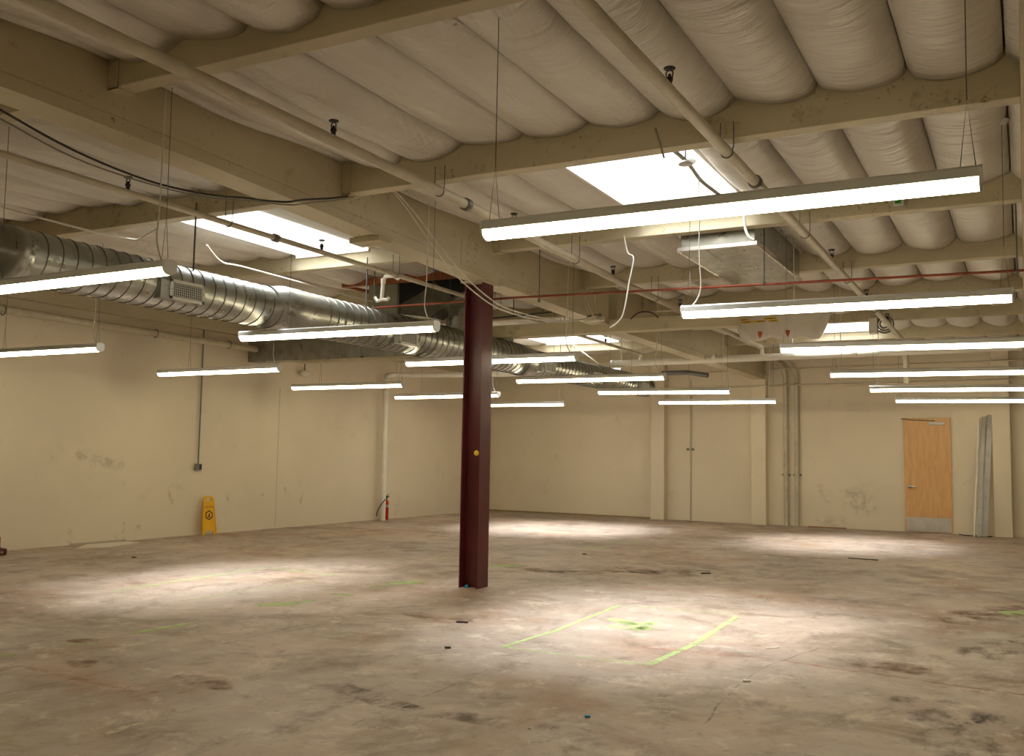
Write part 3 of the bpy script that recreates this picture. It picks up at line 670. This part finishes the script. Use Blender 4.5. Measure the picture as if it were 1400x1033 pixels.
# long grey conduits bending down the back wall
for i, (x, lab) in enumerate(((-4.68, 'left one of the two fat cream conduits on the back wall'), (-4.44, 'right one of the two fat cream conduits on the back wall'))):
    yb = yback(x)-.07
    e = empty('wall_conduit', (x, yb, 0), lab, 'conduit')
    MB().tube([(x, yb, 0), (x, yb, 3.2)]+smooth([(x, yb, 3.3), (x-.03, yb-.05, 3.45), (x-.12, yb-.2, 3.6), (x-.25, yb-.6, 3.72)], 4), .05, 16).build('conduit_run', M['pipe'], e)
    MB().bbox(x-.09, x+.09, yb+.02, yb+.07, 1.10, 1.14, .004).build('strut_bracket', M['steel'], e)
    MB().lathe((x, yb, 1.12), [(.05, -.018), (.056, -.015), (.056, .015), (.05, .018)], 14).build('conduit_clamp', M['pipe'], e)
    MB().lathe((x, yb, 3.12), [(.05, -.03), (.06, -.025), (.06, .025), (.05, .03)], 14).build('conduit_clamp', M['pipe'], e)
x = B(940, 600)[0]; yb = yback(x)-.02
e = empty('wall_conduit', (x, yb, 0), 'thin vertical cream conduit on the back wall between the two left pilasters', 'conduit')
MB().tube([(x, yb, 0), (x, yb, 3.3)], .018, 8).build('conduit_run', M['pipe'], e)
for dx in (-.07, .05): MB().bbox(x+dx-.03, x+dx+.03, yb-.015, yb+.02, 1.63, 1.69, .004).build('conduit_clamp', M['steel'], e)
# left wall conduit with box
q = at(269, 638, 'X', XL)
e = empty('junction_box', (XL, q.y, q.z), 'small grey electrical box at the end of a thin conduit on the left wall', 'electrical box')
MB().bbox(XL, XL+.06, q.y-.06, q.y+.06, q.z-.055, q.z+.055, .005).build('box_body', M['greybox'], e)
MB().bbox(XL+.06, XL+.066, q.y-.0, q.y+.05, q.z-.04, q.z+.04, .002).build('outlet_face', M['grille'], e)
MB().tube([(XL+.03, q.y, q.z+.05), (XL+.03, q.y, 3.5)], .013, 8).build('conduit_run', M['greybox'], e)
# alarm dome on left wall
q = at(411, 511, 'X', XL)
e = empty('alarm_dome', (XL, q.y, q.z), 'small pale round alarm device high on the left wall', 'alarm')
MB().lathe((XL+.1, q.y, q.z), [(0, .07), (.06, .055), (.09, .02), (.09, -.02), (.05, -.05), (0, -.06)], 18).build('dome', M['wpipe'], e)
MB().tube([(XL+.1, q.y, q.z+.06), (XL+.1, q.y, q.z+.22)], .012, 8).build('stem', M['steel'], e)
# thin conduits high along back wall
for z0, lab, x0, x1 in ((3.09, 'lower thin cream conduit running along the top of the back wall', -8.9, .2), (3.46, 'upper thin cream conduit running along the top of the back wall', -7.2, .2)):
    tag(MB().tube([(x0, yback(x0)-.3, z0-.03), (-5, yback(-5)-.3, z0), (x1, yback(x1)-.3, z0+.02)], .016, 8).build('ceiling_conduit', M['pipe']), lab, 'conduit')

# copper line
cpp = empty('copper_pipe', (-3, 9.28, 3.1), 'thin reddish copper pipe crossing the ceiling behind the maroon column', 'pipe')
MB().tube([tuple(at(507, 421, 'Y', 9.28)), tuple(at(700, 407, 'Y', 9.28)), tuple(at(1050, 388.3, 'Y', 9.28)), tuple(at(1400, 369.5, 'Y', 9.28)), tuple(at(1420, 368.4, 'Y', 9.28))], .0125, 10).build('pipe_run', M['copper'], cpp)
for px, py, pt in ((737, 411, 340), (1045, 388, 330), (1391, 371, 275), (511, 420, 363), (1045, 388, 332)):
    a = at(px, py, 'Y', 9.28); MB().tube([a, (a.x, a.y, 3.86)], .006, 8).build('hanger_rod', M['steel'], cpp)
    MB().lathe((a.x, a.y, a.z), [(.014, -.014), (.018, -.01), (.018, .01), (.014, .014)], 12, 'X').build('hanger_clip', M['steel'], cpp)

# small ceiling conduits left
def cond(px, Z, r, label, mat='wpipe', name='ceiling_conduit'):
    return tag(MB().tube(smooth([at(x, y, 'Z', Z) for x, y in px], 3), r, 8).build(name, M[mat]), label, 'conduit')
cond([(-60, 266), (0, 283), (60, 299), (130, 317), (180, 327), (193, 325), (216, 312)], 3.52, .010, 'thin cream conduit above the duct at the far left with a kinked end')
cond([(283, 335), (291, 346), (305, 359), (330, 364), (400, 383), (470, 402), (560, 425)], 3.5, .010, 'thin shiny conduit with an offset bend above the duct grille')

# ------------------------------------------------------------------ loose cables
def cable(px, r, label, mat, name='loose_cable'):
    return tag(MB().tube(smooth([at(x, y, a, v) for x, y, a, v in px], 5), r, 6).build(name, M[mat]), label, 'cable')
cable([(-30, 135, 'X', -5.55), (0, 150, 'X', -5.55), (100, 205, 'X', -5.6), (200, 246, 'X', -5.6), (280, 265, 'X', -5.5), (340, 271, 'X', -5.45), (362, 274, 'Z', 3.38), (392, 276, 'Z', 3.36), (415, 273, 'X', -5.06), (470, 269, 'X', -5.06), (532, 256, 'X', -5.05)], .008, 'black cable sagging beneath the left side of the long girder', 'bcable')
cable([(-30, 147, 'X', -5.75), (0, 162, 'X', -5.75), (100, 215, 'X', -5.75), (200, 250, 'X', -5.7), (280, 269, 'X', -5.6), (350, 275, 'X', -5.5), (372, 278, 'Z', 3.36), (400, 280, 'Z', 3.34), (425, 277, 'X', -5.05), (470, 272, 'X', -5.04), (532, 258, 'X', -5.0)], .006, 'grey cable sagging beneath the left side of the long girder, lower of the pair', 'wire')
cable([(535, 258, 'X', -4.95), (560, 290, 'X', -4.95), (600, 348, 'X', -4.9), (640, 392, 'X', -4.85), (690, 425, 'X', -4.8), (760, 440, 'X', -4.75), (800, 436, 'X', -4.7)], .007, 'pale cable drooping from the girder past the head of the maroon column, left strand', 'cord')
cable([(538, 258, 'X', -4.92), (568, 292, 'X', -4.92), (612, 350, 'X', -4.87), (655, 396, 'X', -4.82), (700, 424, 'X', -4.77), (770, 438, 'X', -4.72), (815, 432, 'X', -4.68)], .007, 'pale cable drooping from the girder past the head of the maroon column, right strand', 'cord')
cable([(853, 322, 'Y', 8.9), (858, 345, 'Y', 8.9), (866, 353, 'Y', 8.9), (860, 385, 'Y', 8.9), (853, 425, 'Y', 8.9), (845, 440, 'Y', 8.9), (834, 448, 'Y', 8.9)], .008, 'white loose cord dangling right of the column below the nearest right light', 'cord')
cable([(896, 175, 'Y', 6.3), (902, 195, 'Y', 6.3), (908, 216, 'Y', 6.3)], .008, 'short grey cable end hanging at the corner of the big skylight', 'wire')
cable([(918, 203, 'Z', 3.72), (940, 222, 'Z', 3.72), (958, 246, 'Z', 3.74), (978, 262, 'Z', 3.74), (995, 275, 'Z', 3.74)], .017, 'grey bundled cables draped along the right edge of the big skylight', 'wire')
cable([(1017, 292, 'Y', 8.9), (1019, 312, 'Y', 8.9), (1024, 324, 'Y', 8.9), (1031, 328, 'Y', 8.9)], .014, 'looped white cables hanging at the flange of the rectangular duct stub', 'cord')
cable([(806, 430, 'Y', 11.3), (800, 412, 'Y', 11.3), (803, 392, 'Y', 11.3)], .016, 'pale flexible conduit loop on the girder beyond the column, left loop', 'pipe', 'flexible_conduit')
cable([(800, 400, 'Y', 11.25), (806, 420, 'Y', 11.25), (815, 435, 'Y', 11.25), (826, 437, 'Y', 11.25)], .013, 'pale flexible conduit loop on the girder beyond the column, lower loop', 'pipe', 'flexible_conduit')
cable([(862, 436, 'Y', 12.3), (872, 428, 'Y', 12.3), (882, 426, 'Y', 12.3), (893, 428, 'Y', 12.3), (900, 434, 'Y', 12.3)], .009, 'black cable arching above the low cross timber beyond the column', 'bcable')
bp = tag(MB().tube([at(674, 435, 'Y', 11.2), at(775, 424, 'Y', 11.2)], .011, 8).build('black_pipe', M['black']), 'thin black pipe under the roof just right of the column head', 'pipe')
for px in (702, 742):
    a = at(px, 435-(px-674)*.109, 'Y', 11.2); MB().tube([a, (a.x, a.y, 3.8)], .008, 6).build('hanger_rod', M['steel'], bp)
tag(MB().tube([at(784, 472, 'Y', 16.6), at(818, 497, 'Y', 16.6)], .014, 8).build('brace_rod', M['wpipe']), 'white diagonal brace rod above the far end of the spiral duct', 'rod')
tag(MB().tube([at(905, 510, 'Y', 18.9), at(940, 509, 'Y', 18.9), at(968, 513, 'Y', 18.9)], .05, 10).build('hanging_bar', M['steel']), 'dark metal bar hanging beyond the far end of the spiral duct', 'bar')
# junction cluster beyond column
jb = empty('junction_box', at(815, 436, 'Y', 11.5), 'cream electrical junction cluster on the girder above the far ducts', 'electrical box')
q = at(815, 436, 'Y', 11.4)
MB().bbox(q.x-.10, q.x+.10, 11.32, 11.44, q.z-.03, q.z+.02, .006).build('box_body', M['pipe'], jb)
for dx in (-.08, .0, .07): MB().lathe((q.x+dx, 11.36, q.z+.03), [(.02, -.02), (.028, 0), (.02, .03)], 10).build('conduit_fitting', M['steel'], jb)
MB().tube([(q.x, 11.36, q.z), (q.x, 11.36, 3.6)], .012, 8).build('conduit_run', M['pipe'], jb)
# ceiling sensor at skylight
q = at(937, 224, 'Z', 3.62)
e = empty('ceiling_sensor', q, 'small white disc-shaped sensor hanging at the right edge of the big skylight', 'sensor')
MB().lathe(q, [(0, .03), (.02, .025), (.055, 0), (.05, -.008), (0, -.01)], 18).build('disc', M['white'], e)
MB().tube([q, (q.x, q.y, 3.85)], .006, 6).build('stem', M['steel'], e)
# green label box on beam, right
q = at(1229, 276, 'Y', 8.99)
e = empty('green_label_box', q, 'small white box with a green label on the beam at the upper right', 'box')
MB().bbox(q.x-.045, q.x+.045, 8.96, 9.02, q.z-.04, q.z+.045, .004).build('box_body', M['white'], e)
MB().box(q.x-.03, q.x+.02, 8.955, 8.96, q.z-.02, q.z+.035).build('green_label', M['green'], e)
# white round fitting beside far right skylight
q = at(1207, 443, 'Y', 15.8)
e = empty('exhaust_fitting', q, 'white box with a coiled round fitting beside the far right skylight', 'fitting')
MB().bbox(q.x-.2, q.x-.08, 15.72, 15.9, q.z-.14, q.z+.1, .01).build('box_body', M['wpipe'], e)
for rr, yy in ((.13, 15.86), (.10, 15.82), (.06, 15.78)):
    pts = [(q.x+.02+rr*math.cos(a), yy, q.z+rr*math.sin(a)) for a in [2*PI*i/20 for i in range(21)]]
    MB().tube(pts, .012, 8).build('coil', M['steel'], e)

# drooping insulation in front of the far right skylight
vs = []; nu, nv = 26, 14; yD = 14.9
xa, xb = -4.0, -2.62
for j in range(nv+1):
    for i in range(nu+1):
        u, v = i/nu, j/nv
        edge = min(1, (1-u)*9)**.5
        z = 3.80-.42*math.sin(PI*min(1, v*1.05))**.6*edge-(.06*abs(math.sin(u*9)))*math.sin(PI*v)
        vs.append((xa+(xb-xa)*u, yD+.75*v, z+.02*noise.noise(Vector((u*7, v*5, 0)))))
e = empty('loose_insulation', (-3.6, 15.2, 3.5), 'sagging cream insulation blanket with yellow tape strips beside the far right skylight', 'insulation')
o = MB().add(vs, [(j*(nu+1)+i, j*(nu+1)+i+1, (j+1)*(nu+1)+i+1, (j+1)*(nu+1)+i) for j in range(nv) for i in range(nu)], True).build('blanket', M['plastic'], e)
for (px, py), (qx, qy) in (((1009, 438), (1025, 436)), ((1013, 441), (1031, 439)), ((1032, 440), (1047, 438)), ((1045, 436), (1062, 433)), ((1052, 439), (1064, 437))):
    a, b = at(px, py, 'Y', 14.88), at(qx, qy, 'Y', 14.88)
    MB().box(a.x, b.x, 14.84, 14.85, a.z-.014, a.z+.014).build('tape_strip', M['tape'], e)
    MB().box(a.x+.04, b.x-.04, 14.838, 14.84, a.z-.005, a.z+.004).build('tape_print', M['label'], e)
for px, py in ((1039, 457), (1077, 455)):
    a = at(px, py, 'Y', 15.0); MB().lathe(a, [(0, .05), (.035, .04), (.03, -.01), (.012, -.05), (0, -.06)], 8).build('orange_foam_bit', M['orange'], e)

# ------------------------------------------------------------------ door on the back wall
da, db = B(1238.5, 727)[0], B(1303, 730)[0]; dy = yback(-1.8)-.02
dr = empty('door_1', (da, dy, 0), None, None); dr['kind'] = 'structure'
dh = 2.36
lf = MB().bbox(da, db, dy-.045, dy, .012, dh, .003).build('door_leaf', M['door'], dr)
MB().bbox(da+.03, db-.02, dy-.049, dy-.045, .02, .31, .001).build('kick_plate', M['kick'], dr)
hx = da+.10; hz = .94
h = MB().lathe((hx, dy-.045, hz), [(0, -.014), (.04, -.012), (.044, 0)], 18, 'Y').tube([(hx, dy-.05, hz), (hx, dy-.10, hz)], .01, 10).tube(smooth([(hx, dy-.10, hz), (hx+.04, dy-.105, hz+.004), (hx+.14, dy-.09, hz-.012)], 4), .016, 10)
h.build('door_handle', M['chrome'], dr)
MB().bbox(da+.48, db-.10, dy-.10, dy-.046, 2.21, 2.275, .006).build('door_closer', M['paper'], dr)
MB().tube([(da+.60, dy-.06, 2.30), (da+.15, dy-.075, 2.315), (da-.05, dy-.02, 2.345)], .010, 8).build('closer_arm', M['steel'], dr)
MB().lathe((da+.002, dy-.05, 2.345), [(0, -.01), (.03, 0), (0, .01)], 10).build('arm_pivot', M['steel'], dr)

# ------------------------------------------------------------------ things leaning at the back wall
def lean(px0, px1, r, mat, label, flat=False):
    a = at(px0[0], px0[1], 'Z', .0); b = at(px1[0], px1[1], 'Y', yback(-.7)-.07)
    d = (b-a)
    mb = MB()
    if flat:
        n = d.normalized(); u = n.cross(Vector((0, 1, 0))).normalized(); w_ = n.cross(u); hw, ht = flat
        P = [a+u*sx*hw+w_*sy_*ht for sx, sy_ in ((-1, -1), (1, -1), (1, 1), (-1, 1))]
        mb.add(P+[p+d for p in P], [(0, 1, 2, 3)[::-1], (4, 5, 6, 7), (0, 1, 5, 4), (1, 2, 6, 5), (2, 3, 7, 6), (3, 0, 4, 7)])
    else: mb.tube([a, b], r, 12)
    z = min(v[2] for v in mb.v); mb.v = [(v[0], v[1], v[2]-z+.001) for v in mb.v]
    return tag(mb.build('leaning_channel', M[mat]), label, 'pipe', 'long pieces leaning on the back wall')
lean((1332, 733.5), (1338.5, 572), .018, 'wpipe', 'thin white rod leaning on the back wall, leftmost piece right of the wooden door')
lean((1338.5, 734), (1345, 570), 0, 'lgrey', 'narrow grey channel leaning on the back wall between white rod and wide channel', (.035, .02))
lean((1346, 734), (1354, 568), 0, 'lgrey', 'wide pale metal channel leaning against the rightmost pilaster', (.05, .03))
a = at(1343, 688, 'Y', 21.25)
tag(MB().bbox(-.86, -.66, 21.2, 21.21, 1e-3+.54, .555, .001).build('tie_strap', M['steel']), 'dark strap around the channels leaning beside the right pilaster', 'strap')
tag(MB().tube(smooth([(-1.2, 21.38, .012), (-1.1, 21.2, .012), (-.95, 21.12, .012), (-.8, 21.1, .012), (-.6, 21.12, .012)], 4), .01, 6).build('floor_cable', M['bcable']), 'dark cable lying on the floor between the wooden door and the leaning channels', 'cable')
# debris bar at the back wall base
tag(MB().bbox(-4.2, -3.4, yback(-4)-.14, yback(-4)-.08, 0, .02, .004).build('rusty_strip', M['ply']), 'rusty flat strip on the floor against the back wall right of the fat conduits', 'strip')

# ------------------------------------------------------------------ caution sign at the left wall
def sign():
    q0, q1 = at(277, 731.5, 'Z', 0), at(296, 730, 'Z', 0)
    bw, tw_, h = .145, .085, .655
    e = empty('caution_sign', (0, 0, 0), 'yellow plastic caution floor sign leaning upright against the left wall', 'sign')
    prof = [(-bw, 0), (-bw+.06, 0), (-bw+.062, .07), (bw-.062, .07), (bw-.06, 0), (bw, 0), (bw-.005, .12), (tw_+.012, h-.05), (tw_-.01, h), (-tw_+.01, h), (-tw_-.012, h-.05), (-bw+.005, .12)]
    # board with a handle hole: built as strips around the hole
    m_ = MB(); t0, t1 = -.012, .012
    hz0, hz1, hw = h-.085, h-.035, .045
    def P(poly): m_.prism(poly, 'Y', t0, t1)
    P([(-bw, 0), (-bw+.06, 0), (-bw+.062, .07), (-bw+.002, .07)]); P([(bw-.06, 0), (bw, 0), (bw-.002, .07), (bw-.062, .07)])
    def wd(z): return bw+(tw_+.012-bw)*(z/(h-.05)) if z < h-.05 else tw_+.012-.022*(z-h+.05)/.05
    P([(-wd(.07), .07), (wd(.07), .07), (wd(hz0), hz0), (-wd(hz0), hz0)])
    P([(-wd(hz0), hz0), (-hw, hz0), (-hw, hz1), (-wd(hz1), hz1)]); P([(hw, hz0), (wd(hz0), hz0), (wd(hz1), hz1), (hw, hz1)])
    P([(-wd(hz1), hz1), (wd(hz1), hz1), (wd(h), h), (-wd(h), h)])
    # raised edge ribs
    for s in (-1, 1): m_.prism([(s*(bw-.012), .02), (s*bw, .02), (s*wd(h-.05), h-.05), (s*(wd(h-.05)-.012), h-.05)], 'Y', -.02, -.012)
    m_.prism([(-wd(.5), .5), (wd(.5), .5), (wd(.51), .51), (-wd(.51), .51)], 'Y', -.015, -.012)
    b = m_.build('sign_board', M['yellow'], e)
    # hexagonal pictogram
    k = MB(); cz = .33
    for ra, rb_ in ((.084, .062),):
        for i in range(6):
            a0, a1 = PI/6+i*PI/3, PI/6+(i+1)*PI/3
            k.prism([(ra*math.cos(a0), cz+ra*math.sin(a0)), (ra*math.cos(a1), cz+ra*math.sin(a1)), (rb_*math.cos(a1), cz+rb_*math.sin(a1)), (rb_*math.cos(a0), cz+rb_*math.sin(a0))], 'Y', -.0145, -.0121)
    k.prism([(-.035, cz-.035), (.035, cz-.035), (.02, cz-.015), (-.02, cz-.012)], 'Y', -.0145, -.0121)
    k.prism([(-.012, cz-.01), (.016, cz-.01), (.022, cz+.022), (.002, cz+.03), (-.008, cz+.018)], 'Y', -.0145, -.0121)
    k.build('pictogram', M['label'], e)
    fc = bpy.data.curves.new('sign_text', 'FONT'); fc.body = 'CAUTION'; fc.size = .042; fc.align_x = 'CENTER'; fc.extrude = .001
    to = bpy.data.objects.new('tmp_text', fc); COL.objects.link(to); bpy.context.view_layer.update()
    me = bpy.data.meshes.new_from_object(to); bpy.data.objects.remove(to); me.materials.clear(); me.materials.append(M['redink'])
    tx = bpy.data.objects.new('sign_text', me); COL.objects.link(tx); tx.parent = e; tx.rotation_euler = (PI/2, 0, 0); tx.location = (0, -.014, .455)
    fc = bpy.data.curves.new('sign_small', 'FONT')
    # closed rear panel of the folded sign
    MB().prism([(-bw+.008, .085), (bw-.008, .085), (tw_, h-.10), (-tw_, h-.10)], 'Y', .016, .034).build('rear_board', M['yellow'], e)
    mid = (q0+q1)/2
    e.location = (XL+.15, mid.y, 0); e.rotation_euler = (-.10, 0, PI/2-.12)
    return e
sign()

# fire extinguisher
fx, fy = -12.34, 17.285
e = empty('fire_extinguisher', (fx, fy, 0), 'red fire extinguisher with black hose standing on the floor by the white standpipe', 'extinguisher')
MB().lathe((fx, fy, 0), [(0, .0), (.055, .0), (.062, .01), (.062, .36), (.06, .40), (.035, .43), (.022, .44), (.022, .46), (0, .46)], 22).build('cylinder', M['ext'], e)
MB().lathe((fx, fy, 0), [(.0632, .27), (.0632, .33)], 22).build('label_band', M['lgrey'], e)
MB().tube([(fx, fy, .46), (fx, fy, .49)], .02, 10).tube([(fx, fy, .49), (fx+.05, fy-.02, .51), (fx+.11, fy-.03, .50)], .008, 8).tube([(fx, fy, .50), (fx+.05, fy-.02, .54), (fx+.10, fy-.03, .545)], .007, 8).build('valve_handle', M['black'], e)
MB().tube(smooth([(fx, fy, .48), (fx+.12, fy-.10, .49), (fx+.16, fy-.33, .40), (fx+.14, fy-.47, .24), (fx+.12, fy-.50, .1)], 5), .011, 8).build('hose', M['rubber'], e)
MB().lathe((fx+.045, fy-.03, .47), [(0, -.005), (.02, 0), (0, .008)], 12).build('gauge', M['chrome'], e)

# dolly with a box, left edge
e = empty('dolly', (-11.9, 7.9, 0), 'dark red low dolly at the left photo edge by the wall', 'dolly')
MB().tube([(-12.2, 8.12, .09), (-11.75, 8.02, .09), (-11.72, 7.5, .09), (-12.15, 7.2, .09)], .018, 8).build('dolly_frame', M['maroon'], e)
MB().tube([(-12.2, 8.12, .03), (-11.75, 8.02, .03), (-11.72, 7.5, .03), (-12.15, 7.2, .03)], .014, 8).build('dolly_frame', M['maroon'], e)
MB().tube([(-11.75, 8.02, .03), (-11.75, 8.02, .10)], .022, 8).build('dolly_post', M['maroon'], e)
MB().tube([(-12.2, 8.12, .03), (-12.2, 8.12, .09)], .022, 8).tube([(-11.72, 7.5, .014), (-11.72, 7.5, .09)], .02, 8).build('dolly_post', M['maroon'], e)
tag(MB().bbox(-12.25, -11.85, 7.45, 8.02, .109, .25, .006).build('cardboard_box', M['box']), 'small brown box on the dark red dolly at the left edge', 'box')
# flat sheet on floor at left wall
p = [fl(104, 749.5), fl(150, 748), fl(191, 741.5), fl(176, 740.5), fl(120, 744)]
tag(MB().prism([(v.x, v.y) for v in p], 'Z', .001, .006).build('flat_sheet', M['paper']), 'flat white sheet lying on the floor along the left wall', 'sheet')
# litter on the floor
def scrap(px, py, L_, w_, ang, mat, label, name='wood_scrap', h=.012):
    p = fl(px, py); mb = MB()
    mb.bbox(-L_/2, L_/2, -w_/2, w_/2, 0, h, min(w_, h)*.25)
    c_, s_ = math.cos(ang), math.sin(ang); mb.v = [(p.x+v[0]*c_-v[1]*s_, p.y+v[0]*s_+v[1]*c_, v[2]+.001) for v in mb.v]
    return tag(mb.build(name, M[mat]), label, 'debris', 'small debris on the floor')
scrap(1180, 764.5, .42, .025, -.05, 'litter', 'thin dark stick lying on the bright floor patch in front of the back wall')
scrap(632, 851, .10, .04, .3, 'litter', 'small black clump on the stained floor below the column', 'debris_clump')
scrap(612, 886, .045, .03, .7, 'litter', 'tiny dark crumb on the floor left of the green rectangle', 'debris_clump')
scrap(803, 980.5, .03, .02, .7, 'blue', 'tiny blue-black bit on the floor right of the bottom centre', 'debris_clump')
scrap(1021, 931.5, .05, .02, .5, 'paper', 'small white chip on the floor right of the green rectangle', 'debris_chip')
scrap(1056, 886, .13, .012, .9, 'paper', 'short white sliver on the floor by the pink line', 'debris_chip', .006)
scrap(799, 757.5, .06, .04, .2, 'litter', 'small dark crumb on the floor right of the column near the far green mark', 'debris_clump')
scrap(965, 784, .12, .03, .6, 'litter', 'dark broken bit beside the brown floor stain right of the column', 'debris_clump')
scrap(183, 762, .05, .04, .2, 'litter', 'tiny dark crumb on the floor below the white sheet at left', 'debris_clump')
scrap(724, 996, .018, .012, .2, 'paper', 'tiny white chip near the bottom centre of the floor', 'debris_chip', .006)

# ------------------------------------------------------------------ world and view
wd_ = bpy.data.worlds.new('world'); sc.world = wd_; wd_.use_nodes = True
bg = wd_.node_tree.nodes.get('Background') or wd_.node_tree.nodes.new('ShaderNodeBackground')
bg.inputs[0].default_value = (.93, .97, 1, 1); bg.inputs[1].default_value = SKY_E
sl = bpy.data.lights.new('bright_overcast_sun', 'SUN'); sl.energy = SUN_E; sl.angle = math.radians(46); sl.color = (.98, .99, 1)
so = bpy.data.objects.new('bright_overcast_sun', sl); so.rotation_euler = (math.radians(5), math.radians(0), 0); COL.objects.link(so)
sc.view_settings.view_transform = 'Standard'; sc.view_settings.look = 'None'; sc.view_settings.gamma = 1
sc.view_settings.use_curve_mapping = False
sc.view_settings.exposure = -0.28
